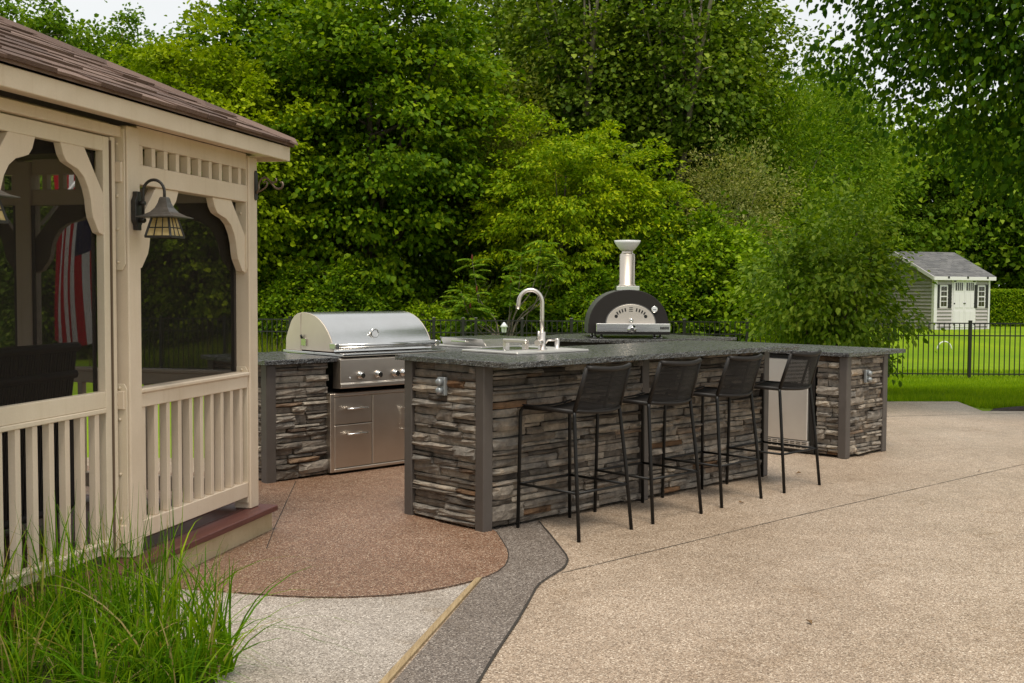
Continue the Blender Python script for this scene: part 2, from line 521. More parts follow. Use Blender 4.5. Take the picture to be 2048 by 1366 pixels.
ys = [-300, -60, -10, 5, 10, 13, 14.5] + [15 + .6 * i for i in range(48)] + [45, 50, 60, 80, 150, 400, 900]
xs = [-700, -200, -60, -30] + [-20 + 2 * i for i in range(22)] + [30, 60, 200, 700]
vs = [(x, y, zterr(x, y)) for y in ys for x in xs]
nx = len(xs)
fs = [(j * nx + i, j * nx + i + 1, (j + 1) * nx + i + 1, (j + 1) * nx + i) for j in range(len(ys) - 1) for i in range(nx - 1)]
g = MB(); g.add(vs, fs, True)
structure(g.build('lawn', 'lawn'))

def sheet(name, pts, z, mat, thick=.05, parent=None):
    g = MB().prism([(p[0], p[1]) for p in pts], z - thick, z)
    return g.build(name, mat, parent)

patio = sheet('patio', [(-12, -8), (14, -8), (14, 13.7), (6.42, 13.87), (5.9, 13.86), (6.06, 15.05), (5.0, 14.98), (3.4, 14.6), (-2.7, 9.7), (-12, 9.7)], 0, 'agg_tan', .12)
structure(patio)
redc = [(-2.2, 5.62), (-1.8, 5.5), (-1.34, 5.385), (-1.13, 5.335), (-.94, 5.31), (-.79, 5.315), (-.6, 5.35), (-.44, 5.42), (-.31, 5.51), (-.2, 5.62), (-.12, 5.72), (-.065, 5.83), (-.03, 5.95), (-.015, 6.08), (-.012, 6.2), (-.02, 6.32), (-.05, 6.53), (-.09, 6.78)]
lt = [(-.16, 5.75), (-.49, 4.19), (-.98, 1.9), (-1.2, .9), (-4.2, .9), (-4.2, 5.8)]
structure(sheet('patio_light_slab', lt, .003, 'agg_light', .02))
br = [(.05, 7.4), (.18, 7.1), (.25, 6.65), (.295, 6.33), (.312, 6.2), (.316, 6.1), (.305, 6.0), (.28, 5.9), (.25, 5.83), (.195, 5.71), (.15, 5.6), (.125, 5.5), (.11, 5.4), (.075, 5.2), (.03, 4.95), (-.06, 4.51), (-.12, 4.18), (-.28, 3.35), (-.52, 2.0), (-.72, .9)]
bl = [(-1.1, .9), (-.90, 1.9), (-.44, 4.19), (-.145, 5.68), (-.10, 5.9), (-.2, 7.2)]
structure(sheet('patio_grey_band', br + bl, .006, 'agg_grey', .02))
structure(sheet('patio_red_slab', redc + [tuple(UV(.2, -.3)[:2]), tuple(UV(3.1, -.4)[:2]), tuple(UV(3.1, -3.2)[:2]), tuple(UV(-.3, -3.2)[:2]), (-3.8, 9.3), (-4.6, 6.2)], .009, 'agg_red', .02))
def strip(name, pts, w, z, mat, parent):
    pts = [Vector((p[0], p[1], 0)) for p in pts]; L, Rr = [], []
    for i, p in enumerate(pts):
        d = (pts[min(i + 1, len(pts) - 1)] - pts[max(i - 1, 0)]).normalized(); nn = Vector((-d.y, d.x, 0))
        ww = w * R.uniform(.75, 1.2)
        L.append(p + nn * ww / 2); Rr.append(p - nn * ww / 2)
    g = MB()
    vs = [(q.x, q.y, z) for q in L + Rr]; n = len(pts)
    g.add(vs, [(i, i + 1, n + i + 1, n + i) for i in range(n - 1)])
    return g.build(name, mat, parent)
def dens(pts, k=4):
    o = []
    for a, b in zip(pts[:-1], pts[1:]):
        for i in range(k): o.append((a[0] + (b[0] - a[0]) * i / k, a[1] + (b[1] - a[1]) * i / k))
    return o + [pts[-1]]
strip('joint', dens(br[1:], 3), .012, .0085, 'joint_dark', patio)
strip('joint', dens(redc[2:], 3), .006, .0105, 'joint_dark', patio)
strip('joint', dens([(.27, 5.82), (1.87, 7.31), (4.38, 9.53), (8, 12.7)], 40), .006, .003, 'joint_dark', patio)
strip('joint', dens([(-1.66, 8.5), (-1.47, 6.83), (-1.40, 6.3)], 12), .005, .0115, 'joint_dark', patio)
strip('joint', dens([(4.2, 13.0), (4.48, 13.19), (6.31, 13.65), (9, 13.66)], 20), .012, .003, 'joint_dark', patio)
tag(MB().prism([(-.183, 5.67), (-.149, 5.69), (-.456, 4.19), (-.934, 1.9), (-.970, 1.9), (-.490, 4.19)], -.02, .014).build('wood_strip', 'plank', bevel=.002),
    'long weathered yellow wood strip set between grey band and pale slab', 'plank')
# mulch beds
def mound(name, pts, mat, h=.05, z=0.0):
    c = Vector((sum(p[0] for p in pts) / len(pts), sum(p[1] for p in pts) / len(pts), 0))
    g = MB(); n = len(pts); vs = []
    for k, t in enumerate((1, .85, .5, .15)):
        for p in pts:
            q = c + (Vector((p[0], p[1], 0)) - c) * t
            vs.append((q.x, q.y, z + h * (1 - t * t) + (R.uniform(-.01, .01) if k else -.02)))
    fs = [(k * n + i, k * n + (i + 1) % n, (k + 1) * n + (i + 1) % n, (k + 1) * n + i) for k in range(3) for i in range(n)] + [tuple(3 * n + i for i in range(n))]
    g.add(vs, fs, True)
    return structure(g.build(name, mat))
mound('garden_bed', dens([(-.98, 3.6), (-1.12, 4.35), (-1.45, 4.72), (-1.95, 5.02), (-2.5, 3.4), (-1.6, 2.6), (-1.0, 3.1), (-.98, 3.6)], 4)[:-1], 'mulch', .05, .004)
mound('mulch_bed', dens([(6.0, 13.95), (7.5, 13.9), (10, 13.9), (10, 14.7), (7.6, 14.6), (6.3, 14.45), (6.0, 13.95)], 4)[:-1], 'mulch', .06, -.01)

# ------------------------------------------------------------------ stone facing
STONES = []
for k in range(14):
    rr = random.Random(100 + k)
    NX, NZ = 5, 4
    g = MB(); vs = []
    for j in range(NZ):
        for i in range(NX):
            ex = i in (0, NX - 1); ez = j in (0, NZ - 1)
            x = i / (NX - 1) + (rr.uniform(-.015, .015) if ex else rr.uniform(-.08, .08))
            z = j / (NZ - 1) + (rr.uniform(-.06, .06) if ez else rr.uniform(-.1, .1))
            d = -1 + (rr.uniform(.15, .42) if (ex or ez) else rr.uniform(-.12, .22))
            vs.append((x, d, z))
    fs = [(j * NX + i, j * NX + i + 1, (j + 1) * NX + i + 1, (j + 1) * NX + i) for j in range(NZ - 1) for i in range(NX - 1)]
    rim = [i for i in range(NX)] + [j * NX + NX - 1 for j in range(1, NZ)] + [(NZ - 1) * NX + i for i in range(NX - 2, -1, -1)] + [j * NX for j in range(NZ - 2, 0, -1)]
    o = len(vs)
    for i in rim: vs.append((vs[i][0], .1, vs[i][2]))
    n = len(rim)
    fs += [(rim[i], o + i, o + (i + 1) % n, rim[(i + 1) % n]) for i in range(n)]
    g.add(vs, fs)
    STONES.append(g.mesh('ledge_stone', 'ledge_stone'))

def stones(parent, org, rot, width, z0, z1, seed, lens=(.15, .46), hts=(.024, .056)):
    """dry-stack ledge stone: uneven courses, some stones two courses high"""
    rr = random.Random(seed); hs = []; z = 0; H = z1 - z0
    while z < H: hs.append(rr.uniform(*hts)); z += hs[-1]
    k = H / sum(hs); hs = [h * k for h in hs]
    cnt = 0; blocked = []; z = z0; M3 = Matrix.Rotation(rot, 3, 'Z')
    def put(p, q, zz, hh, deep=0):
        o = link('ledge_stone', rr.choice(STONES), parent)
        o.location = Vector(org) + M3 @ Vector((p + .0015, 0, zz + .0012))
        o.rotation_euler = (0, rr.uniform(-.007, .007), rot)
        o.scale = (q - p - .005, rr.uniform(.010, .066) + deep, hh - .0055)
    for r, h in enumerate(hs):
        nxt = []; free = []; a = 0
        for p, q in sorted(blocked): free.append((a, p)); a = q
        free.append((a, width))
        for fa, fb in free:
            x = fa
            while fb - x > .012:
                w = rr.uniform(*lens)
                if fb - x - w < .07: w = fb - x
                if w > .5: w = (fb - x) / 2
                if r + 1 < len(hs) and rr.random() < .13 and w < .3 and h + hs[r + 1] < .10:
                    put(x, x + w, z, h + hs[r + 1], .006); nxt.append((x, x + w))
                else:
                    put(x, x + w, z, h)
                cnt += 1; x += w
        blocked = nxt; z += h
    return cnt

def slab(name, poly, z0, z1, parent, seed=1, rough=.0016, mat='granite', rough_edges=None):
    """stone top with a hand-chiselled edge: poly counter-clockwise"""
    rr = random.Random(seed); pts = []; n = len(poly)
    for i in range(n):
        a, b = Vector((*poly[i], 0)), Vector((*poly[(i + 1) % n], 0)); L = (b - a).length
        k = max(1, int(L / .035)); d = (b - a).normalized(); nn = Vector((d.y, -d.x, 0))
        for j in range(k): pts.append((a + (b - a) * j / k, nn, j == 0))
    m = len(pts); vs = []
    for lv, z in enumerate((z0, z0 + (z1 - z0) * .33, z0 + (z1 - z0) * .7, z1 - .003, z1)):
        for p, nn, cor in pts:
            off = 0 if cor else (rr.uniform(-rough, rough * .3) if lv in (0, 1, 2) else (rr.uniform(-.002, 0) if lv == 3 else -.004))
            q = p + nn * off
            vs.append((q.x, q.y, z))
    fs = [(l * m + i, l * m + (i + 1) % m, (l + 1) * m + (i + 1) % m, (l + 1) * m + i) for l in range(4) for i in range(m)]
    fs += [tuple(range(m))[::-1], tuple(4 * m + i for i in range(m))]
    g = MB(); g.add(vs, fs)
    return g.build(name, mat, parent)

def outlet(name, label, org, rot, w=.075, h=.115):
    t = thing(name, label, 'outlet', org, rot)
    g = MB().box(-w / 2, w / 2, -.012, .012, -h / 2, h / 2); g.build('cover_plate', 'outlet_grey', t, .003)
    for zz in (-.028, .028):
        MB().lathe([(.024, 0), (.024, -.02), (.019, -.03), (.006, -.032)], (0, -.012, zz), 16, 'y').build('socket_lid', 'outlet_grey', t)
    return t

# ------------------------------------------------------------------ bar island
isl = thing('bar_island', 'long stone-clad bar island with dark granite top and stools along it', 'island', P0, PHI)
BX('core', 'mortar', isl, .05, 3.10, .05, .74, .012, 1.03, 0)
for (x, y) in ((0, 0), (1.53, 0), (3.07, 0), (0, .695), (3.07, .695)):
    BX('corner_post', 'post_paint', isl, x, x + .08, y, y + .08, 0, 1.032, .006)
n1 = stones(isl, (.082, .045, .022), 0, 1.446, 0, 1.005, 11)
n2 = stones(isl, (1.612, .045, .022), 0, 1.456, 0, 1.005, 12)
n3 = stones(isl, (.045, .693, .022), -PI / 2, .611, 0, 1.005, 13)

slab('countertop', [(-.038, -.2494), (3.179, -.2494), (3.179, .82), (-.038, .82)], 1.0325, 1.067, isl, 3)
outlet('outlet', 'grey double outlet with round lids on end of bar island', isl.matrix_basis @ Vector((-.014, .372, .885)), PHI - PI / 2)

# sink drop-in, faucet, soap pump (stand on the island)
def on_island(x, y, z=1.067): return UV(x, -y, z)
snk = thing('bar_sink', 'stainless drop-in bar sink with covered basin and raised handle', 'sink', on_island(0, 0), PHI)
g = MB().box(.53, 1.24, .25, .80, 0, .016); g.build('sink_rim', 'steel_fridge', snk, .004)
BX('basin_cover', 'steel', snk, .60, 1.02, .44, .76, .0165, .021, .003)
g = MB().box(.838, .872, .485, .515, .0195, .058); g.build('handle_post', 'nickel', snk)
g = MB().box(.838, .872, .675, .705, .0195, .058); g.build('handle_post', 'nickel', snk)
BX('handle_bar', 'nickel', snk, .837, .873, .478, .712, .058, .084, .006)
fc = thing('faucet', 'tall gooseneck nickel faucet rising from the bar sink', 'faucet', on_island(.932, .413, 1.079), PHI)
MB().lathe([(.034, 0), (.034, .006), (.026, .010), (.026, .125), (.0245, .128)], seg=20).build('body', 'nickel', fc)
dx, dy = -.715, .699
pa = [(0, 0, .12), (0, 0, .22), (0, 0, .33)] + [(dx * (.081 - .081 * math.cos(a)), dy * (.081 - .081 * math.cos(a)), .33 + .087 * math.sin(a)) for a in [PI * k / 14 for k in range(1, 14)]]
pa += [(dx * .164, dy * .164, .315), (dx * .172, dy * .172, .285)]
MB().tube(pa, .0145, 14).build('spout', 'nickel', fc)
MB().tube([(0, 0, .055), (-.05 * .9, -.02, .055), (-.105 * .9, -.045, .055)], [.02, .02, .021], 14).build('valve_arm', 'nickel', fc)
MB().tube([(-.062, -.03, .06), (-.064, -.03, .135)], .008, 10).build('lever', 'nickel', fc)
sp = thing('soap_pump', 'small nickel soap pump at right end of sink', 'soap dispenser', on_island(1.181, .503, 1.079), PHI)
MB().lathe([(.022, 0), (.022, .005), (.0165, .008), (.0175, .062), (.016, .07)], seg=16).build('body', 'nickel', sp)
MB().tube([(0, 0, .055), (-.05, .045, .056), (-.062, .056, .035)], .006, 8).build('nozzle', 'nickel', sp)

# ------------------------------------------------------------------ grill counter
gcn = thing('grill_counter', 'stone-clad counter holding the grill, beside the gazebo', 'counter', G0, PHI)
BX('core', 'mortar', gcn, .05, .575, .05, .86, .012, .915, 0)
BX('core', 'mortar', gcn, .575, 1.80, .16, .86, .012, .68, 0)
BX('core', 'mortar', gcn, 1.80, 3.08, .05, .86, .012, .915, 0)
for (x, y) in ((0, 0), (0, .80)):
    BX('corner_post', 'post_paint', gcn, x, x + .085, y, y + .085, 0, .916, .006)
stones(gcn, (.087, .05, .022), 0, .485, 0, .895, 21, (.10, .30))
stones(gcn, (1.80, .05, .022), 0, 1.26, 0, .895, 23)
BX('corner_post', 'post_paint', gcn, 3.062, 3.142, 0, .08, 0, .916, .006)
stones(gcn, (.045, .80, .022), -PI / 2, .71, 0, .895, 22)
slab('countertop', [(-.0416, -.0416), (.655, -.0416), (.655, .922), (-.0416, .922)], .9165, .9515, gcn, 5)
slab('countertop', [(1.735, -.0416), (3.16, -.0416), (3.16, .922), (1.735, .922)], .9165, .9515, gcn, 6)
slab('countertop', [(.657, .81), (1.733, .81), (1.733, .922), (.657, .922)], .9165, .9515, gcn, 7)
# storage unit under the grill: drawers and doors
cab = thing('grill_cabinet', 'stainless cabinet with two drawers and doors below the grill', 'cabinet', G0, PHI)
g = MB()
for a, b, c, d in ((.56, .60, .03, .66), (1.70, 1.74, .03, .66), (.60, 1.70, .03, .055), (.60, 1.70, .635, .66)):
    g.box(a, b, -.035, .16, c, d)
g.build('frame', 'steel_warm', cab, .004)
def hbar(parent, a, b, off=.045, r=.008):
    a, b = Vector(a), Vector(b); d = (b - a).normalized()
    o = MB().tube([a + Vector((0, -off, 0)), b + Vector((0, -off, 0))], r, 10)
    for q in (a + d * .02, b - d * .02): o.tube([q, q + Vector((0, -off, 0))], r * .8, 8)
    return o.build('handle', 'steel', parent)
for z0, z1, zh in ((.41, .63, .535), (.06, .403, .33)):
    d = BX('drawer', 'steel_warm', cab, .605, .975, -.03, .02, z0, z1, .004)
    hbar(d, (.70, -.03, zh), (.90, -.03, zh))
d = BX('door', 'steel_warm', cab, .982, 1.345, -.03, .02, .06, .63, .004); hbar(d, (1.30, -.03, .30), (1.30, -.03, .52))
d = BX('door', 'steel_warm', cab, 1.352, 1.695, -.03, .02, .06, .63, .004); hbar(d, (1.40, -.03, .30), (1.40, -.03, .52))

# grill
gr = thing('gas_grill', 'large built-in stainless gas grill with closed domed lid', 'grill', G0 + Vector((0, 0, .0)), PHI)
BX('firebox', 'black_plastic', gr, .70, 1.70, .04, .78, .685, .95, .004)
g = MB().box(.66, 1.735, -.07, .80, .9535, .975); g.build('trim', 'steel', gr, .004)
g = MB().prism([(-.085, .705), (-.085, .735), (-.075, .745), (-.075, .93), (-.055, .94), (.03, .94), (.03, .70), (-.07, .70)], .628, 1.735, lambda a, b, c: (c, a, b))
g.build('control_panel', 'steel_warm', gr, .002)
for xx in (.822, .998, 1.175, 1.262, 1.345, 1.52):
    kn = MB().lathe([(.034, 0), (.034, -.008), (.028, -.012), (.0245, -.036), (.021, -.04)], (xx, -.076, .80), 20, 'y').build('knob', 'chrome', gr)
    BX('grip', 'black_plastic', kn, xx - .006, xx + .006, -.127, -.110, .779, .821, .002)
MB().lathe([(.007, 0), (.007, -.004)], (.72, -.075, .785), 12, 'y').build('indicator', 'white_enamel', gr)
lidp = [(.09, .985), (.095, 1.03), (.125, 1.09), (.165, 1.145), (.215, 1.195), (.275, 1.238), (.34, 1.268), (.41, 1.287), (.48, 1.296), (.545, 1.297)]
g = MB(); n = len(lidp)
inner = [(.545, 1.287), (.11, .985)]
vs = [(x, y, z) for x in (.685, 1.705) for y, z in lidp]
g.add(vs, [(i, i + 1, n + i + 1, n + i) for i in range(n - 1)], True)
lid = g.build('lid', 'steel', gr)
for xa, xb in ((.675, .686), (1.704, 1.715)):
    g = MB().prism(lidp + [(.545, 1.27), (.56, .985)], xa, xb, lambda a, b, c: (c, a, b)); g.build('lid_end', 'steel_end', lid, .002)
rear = [(.55, .976), (.55, 1.293), (.60, 1.285), (.65, 1.262), (.69, 1.225), (.74, 1.14), (.77, 1.08), (.775, .976)]
MB().prism(rear, .672, 1.718, lambda a, b, c: (c, a, b)).build('rear_hood', 'steel_end', gr, .003)
MB().tube([(.64, .03, 1.035), (1.75, .03, 1.035)], .018, 14).build('lid_handle', 'steel', lid)
for xx in (.665, 1.715):
    BX('handle_mount', 'steel', lid, xx - .02, xx + .02, .012, .10, 1.008, 1.055, .004)
g = MB().lathe([(.043, 0), (.043, -.02), (.034, -.026), (.032, -.02)], (1.12, .145, 1.125), 24, 'y').build('temperature_gauge', 'chrome', lid)
g.rotation_euler = (0, 0, 0)
MB().lathe([(.031, -.021), (.030, -.0225)], (1.12, .145, 1.125), 24, 'y').build('dial', 'white_enamel', g)
MB().box(.662, .674, .46, .53, 1.02, 1.08).build('spit_bracket', 'steel', gr, .002)
MB().tube([(.664, .52, 1.08), (.655, .52, 1.11)], .01, 8).build('spit_bracket', 'black_plastic', gr)

# side burner on the counter right of the grill
sb = thing('side_burner', 'flat stainless side burner with wedge lid between grill and faucet', 'side burner', UV(2.30, -2.50, .9515), PHI)
BX('trim', 'steel_fridge', sb, -.03, .80, -.02, .65, .002, .018, .003)
g = MB().prism([(0.05, .0185), (.0, .088), (.70, .088), (.74, .0185)], 0, .60, lambda a, b, c: (a, c, b)); g.build('lid', 'steel', sb, .003)
g = MB().box(-.045, -.001, .18, .38, .052, .068); g.build('lid_handle', 'steel', sb, .003)

# ------------------------------------------------------------------ fridge counter
fcn = thing('fridge_counter', 'stone-clad counter with built-in fridge beyond end of bar island', 'counter', R0, PHI)
BX('core', 'mortar', fcn, .05, .72, .05, .32, .012, .915, 0)
BX('core', 'black_plastic', fcn, .55, .72, .32, 2.1, .012, .915, 0)
BX('core', 'mortar', fcn, .05, .72, 1.02, 2.1, .012, .915, 0)
for (x, y, wd) in ((0, 0, .08), (.68, 0, .08)):
    BX('corner_post', 'post_paint', fcn, x, x + wd, y, y + .08, 0, .916, .006)
stones(fcn, (.082, .05, .022), 0, .596, 0, .895, 31, (.10, .3))
stones(fcn, (.05, .31, .022), -PI / 2, .228, 0, .895, 32, (.09, .2))
slab('countertop', [(-.0407, -.0407), (1.0236, -.0407), (1.0236, 2.15), (-.0407, 2.15)], .9165, .9515, fcn, 9)
outlet('outlet', 'grey double outlet on stone face of the fridge counter', R0 + U * .34 + V * .012 + Vector((0, 0, .725)), PHI)
fr = thing('mini_fridge', 'stainless undercounter fridge built in behind the last stool', 'fridge', R0, PHI)
BX('cabinet', 'black_plastic', fr, .03, .55, .335, 1.0, .01, .905, .003)
BX('door', 'steel_fridge', fr, -.005, .029, .387, .985, .125, .868, .005)
vt = BX('vent_panel', 'steel_fridge', fr, .0, .028, .375, .99, .040, .118, .003)
g = MB()
for zz in (.058, .074, .090, .106):
    y = .395
    while y < .96:
        g.box(-.003, -.0005, y, y + .045, zz - .004, zz + .003); y += .062
g.build('vent_slot', 'black_plastic', vt)

# ------------------------------------------------------------------ oven counter and pizza oven
ocn = thing('oven_counter', 'corner counter with dark granite top under the pizza oven', 'counter', (0, 0, 0), 0)
op = [(.09, 12.6), (.37, 12.42), (.84, 12.19), (1.30, 12.04), (2.61, 12.88), (1.92, 13.60), (1.3, 14.1), (.55, 13.4)]
slab('countertop', op, .9165, .9515, ocn, 15)
cxy = Vector((1.3, 12.95))
MB().prism([tuple(cxy + (Vector(p) - cxy) * .93) for p in op], .0, .916).build('core', 'mortar', ocn)
for i in (3, 4):
    q = cxy + (Vector(op[i]) - cxy) * .92
    BX('corner_post', 'post_paint', ocn, q.x - .04, q.x + .04, q.y - .04, q.y + .04, 0, .9155, .005)
a, b = Vector(op[3]), Vector(op[4]); dd = (b - a)
stones(ocn, (a.x + .09, a.y + .14, .02), math.atan2(dd.y, dd.x), dd.length - .3, 0, .89, 41)

ov = thing('pizza_oven', 'black domed pizza oven with stainless door and tall chimney', 'pizza oven', (1.3125, 12.5, .9515), 0)
def domep(wd, h0, h1, n=28):
    ps = [(-wd, h0)]
    for k in range(n + 1):
        a = PI - PI * k / n
        ps.append((wd * math.copysign(abs(math.cos(a)) ** .92, math.cos(a)), h0 + .03 + (h1 - h0 - .03) * math.sin(a) ** .86))
    return ps + [(wd, h0)]
fn = lambda a, b, c: (a, c, b)
D = domep(.455, .05, .545)
g = MB(); n = len(D)
g.add([(x, y, z) for y in (.03, .68) for x, z in D], [(i, i + 1, n + i + 1, n + i) for i in range(n - 1)] + [(n - 1, 0, n, 2 * n - 1)], True)
g.build('shell', 'oven_side', ov)
MB().prism([(x * 1.0, z) for x, z in D], .0, .029, fn).build('front_plate', 'oven_black', ov, .006)
MB().prism(D, .682, .70, fn).build('back_plate', 'oven_black', ov, .004)
dr = [(-.275, .165)] + [(.275 * math.cos(PI - PI * k / 20), .165 + .215 * math.sin(PI * k / 20)) for k in range(1, 20)] + [(.275, .165)]
dr = [(x + .022, z) for x, z in dr]
MB().prism([(.022 + (x - .022) * 1.04, .165 + (z - .165) * 1.05) for x, z in dr], -.008, -.0005, fn).build('door_frame', 'oven_side', ov)
door = MB().prism(dr, -.022, -.009, fn).build('door', 'oven_door', ov, .003)
g = MB()
for sgn in (-1, 1):
    for k in range(4):
        a = PI / 2 + sgn * (.30 + .16 * k); cx, cz = .022 + .215 * math.cos(a), .17 + .155 * math.sin(a)
        g.bar((cx - .013 * math.cos(a), -.0235, cz - .02 * math.sin(a)), (cx + .013 * math.cos(a), -.0235, cz + .02 * math.sin(a)), .014, .003, (0, 1, 0))
    a = PI / 2 + sgn * .98
    g.lathe([(.019, 0), (.019, -.002)], (.022 + .19 * math.cos(a) * 1.05, -.0222, .175 + .07), 16, 'y')
for k in range(3): g.box(.022 - .02, .022 + .02, -.0245, -.0223, .30 + k * .02, .307 + k * .02)
g.build('vent_slot', 'black_plastic', door)
MB().lathe([(.012, 0), (.012, -.03), (.024, -.04), (.024, -.055), (.01, -.062)], (.022, -.022, .20), 16, 'y').build('door_knob', 'chrome', door)
sh = BX('front_shelf', 'steel', ov, -.375, .45, -.15, -.01, .075, .168, .005)
BX('shelf_base', 'oven_black', sh, -.37, .445, -.14, -.005, .045, .074, .003)
MB().lathe([(.05, 0), (.05, -.012), (.034, -.016), (.03, -.045), (.022, -.05)], (.02, -.151, .105), 20, 'y').build('knob', 'chrome', sh)
bd = BX('name_plate', 'black_plastic', sh, .335, .435, -.154, -.1505, .105, .135, .001)
text_part('lettering', 'COYOTE', .022, 'steel', bd, (.385, -.1555, .120), (PI / 2, 0, 0), .0006)
tg = MB().lathe([(.038, 0), (.038, -.014), (.031, -.018)], (.288, -.001, .325), 20, 'y').build('temperature_gauge', 'chrome', ov)
MB().lathe([(.030, -.0185), (.029, -.0195)], (.288, -.001, .325), 20, 'y').build('dial', 'white_enamel', tg)
MB().box(.27, .306, -.0225, -.021, .321, .326).build('needle', 'black_plastic', tg).rotation_euler = (0, 0, 0)
BX('flue_base', 'steel', ov, -.13, .13, .10, .36, .535, .585, .004)
MB().lathe([(.105, .58), (.10, .60), (.088, .607), (.088, .925), (.084, .93), (.088, .945), (.07, .955), (.062, .97), (.062, 1.0)], (0, .23, 0), 28).build('chimney', 'steel_warm', ov)
g = MB(); seg = 28
prof = [(.062, .985), (.085, 1.00), (.115, 1.035), (.142, 1.075), (.152, 1.105), (.148, 1.105), (.10, 1.02)]
g.lathe(prof, (0, .23, 0), seg); g.build('chimney_cowl', 'white_enamel', ov)
for x in (-.37, -.30, .30, .37):
    MB().lathe([(.022, .0), (.022, .01), (.012, .015), (.012, .052)], (x, .05 + (.04 if abs(x) > .33 else 0), 0), 12).build('foot', 'chrome', ov)
for x in (-.37, .37):
    MB().lathe([(.022, .0), (.022, .01), (.012, .015), (.012, .052)], (x, .6, 0), 12).build('foot', 'chrome', ov)

# ------------------------------------------------------------------ bar stools
def make_stool():
    t = thing('bar_stool', '', 'stool')
    SW, ZS = .225, .772
    # front legs: straight up, then bend into the side rail
    for s in (-1, 1):
        MB().tube([(s * .245, .25, .0), (s * .232, .245, .70), (s * .230, .243, .745), (s * .228, .225, .765), (s * .225, .19, .770)], .0115, 10).build('leg', 'stool_metal', t)
        MB().tube([(s * .25, -.262, .0), (s * .235, -.225, .40), (s * .215, -.188, .74), (s * .213, -.185, .765)], .0115, 10).build('leg', 'stool_metal', t)
    for s in (-1, 1):
        MB().tube([(s * .227, .21, .768), (s * .222, .0, .770), (s * .214, -.185, .768)], .014, 10).build('seat_rail', 'rope_black', t)
    z = .285
    g = MB()
    q = [(-.240, .2475, z), (.240, .2475, z), (.239, -.235, z), (-.239, -.235, z)]
    for i in range(4): g.tube([q[i], q[(i + 1) % 4]], .0085, 8)
    g.build('footrest', 'stool_metal', t)
    # woven seat: side-to-side cords with a dip
    g = MB(); ny = 46
    for i in range(ny):
        y = .235 - i * (.42 / (ny - 1)); w = .224 - (.235 - y) * .022
        zc = .770 + (.012 if y > .225 else 0)
        g.tube([(-w, y, zc), (-w * .55, y, zc - .014), (0, y, zc - .020), (w * .55, y, zc - .014), (w, y, zc)], .0052, 5, False)
    g.build('seat_weave', 'rope_black', t)
    # back: uprights, thick top rail and cords
    def up(s, k):                                                 # k 0..1 up the back
        zz = .775 + .262 * k
        return (s * (.213 - .012 * k), -.186 - .085 * k, zz)
    for s in (-1, 1): MB().tube([up(s, 0), up(s, .5), up(s, 1)], .013, 10).build('back_post', 'rope_black', t)
    def bow(k, dep, n=12):
        a, b = Vector(up(-1, k)), Vector(up(1, k))
        return [a + (b - a) * (i / n) + Vector((0, -dep * (1 - (2 * i / n - 1) ** 2), 0)) for i in range(n + 1)]
    MB().tube([p + Vector((0, 0, -.012 * (1 - (2 * i / 12 - 1) ** 2))) for i, p in enumerate(bow(1.0, .055))], .0155, 10).build('top_rail', 'rope_black', t)
    g = MB(); nc = 32
    for i in range(nc):
        g.tube(bow(.03 + .92 * i / (nc - 1), .055, 8), .0034 + .0003 * math.sin(i * 1.7), 5, False)
    g.build('back_weave', 'rope_black', t)
    MB().tube([p + Vector((0, 0, -.012 * (1 - (2 * i / 12 - 1) ** 2))) for i, p in enumerate(bow(0.0, .06))], .012, 8).build('lower_rail', 'rope_black', t)
    # two padded cord bundles down the middle of the back
    for xx in (-.0, ):
        g = MB(); g.tube([Vector(bow(k, .055)[6]) + Vector((xx, .008, 0)) for k in (.04, .35, .65, .96)], .010, 6)
        g.build('back_strap', 'rope_black', t)
    return t
st = make_stool()
stool_labels = ['nearest black rope stool, in front of the stone end of bar', 'second black rope stool counted from the near end of bar',
                'third black rope stool, between second stool and the one before fridge', 'farthest black rope stool, standing in front of the mini fridge']
for i, (uu, vv, rz) in enumerate(((.508, .285, .02), (1.245, .28, -.03), (2.0, .262, .015), (2.81, .258, .0))):
    o = st if i == 0 else copy_tree(st)
    o.location = UV(uu, vv); o.rotation_euler = (0, 0, PHI + rz)
    tag(o, stool_labels[i], 'stool', 'bar stools along the island')

# ------------------------------------------------------------------ gazebo: local x = along the wall (away), y = inward, z up
gz = thing('gazebo', 'almond vinyl screened gazebo with brown shingle roof and red deck', 'gazebo', GC, GAM)
DK = .165; GL, GW = 4.5, 3.2
# deck and skirt
for i in range(24):
    y0 = -.096 + i * .145
    if y0 > GW + .1: break
    BX('deck_board', 'deck_red', gz, -GL, .062, y0, y0 + .139, DK - .035, DK, .004)
BX('skirt', 'skirt', gz, -GL, .045, -.055, -.035, 0, DK - .036, .002)
BX('skirt', 'skirt', gz, .046, .066, -.055, GW, 0, DK - .036, .002)
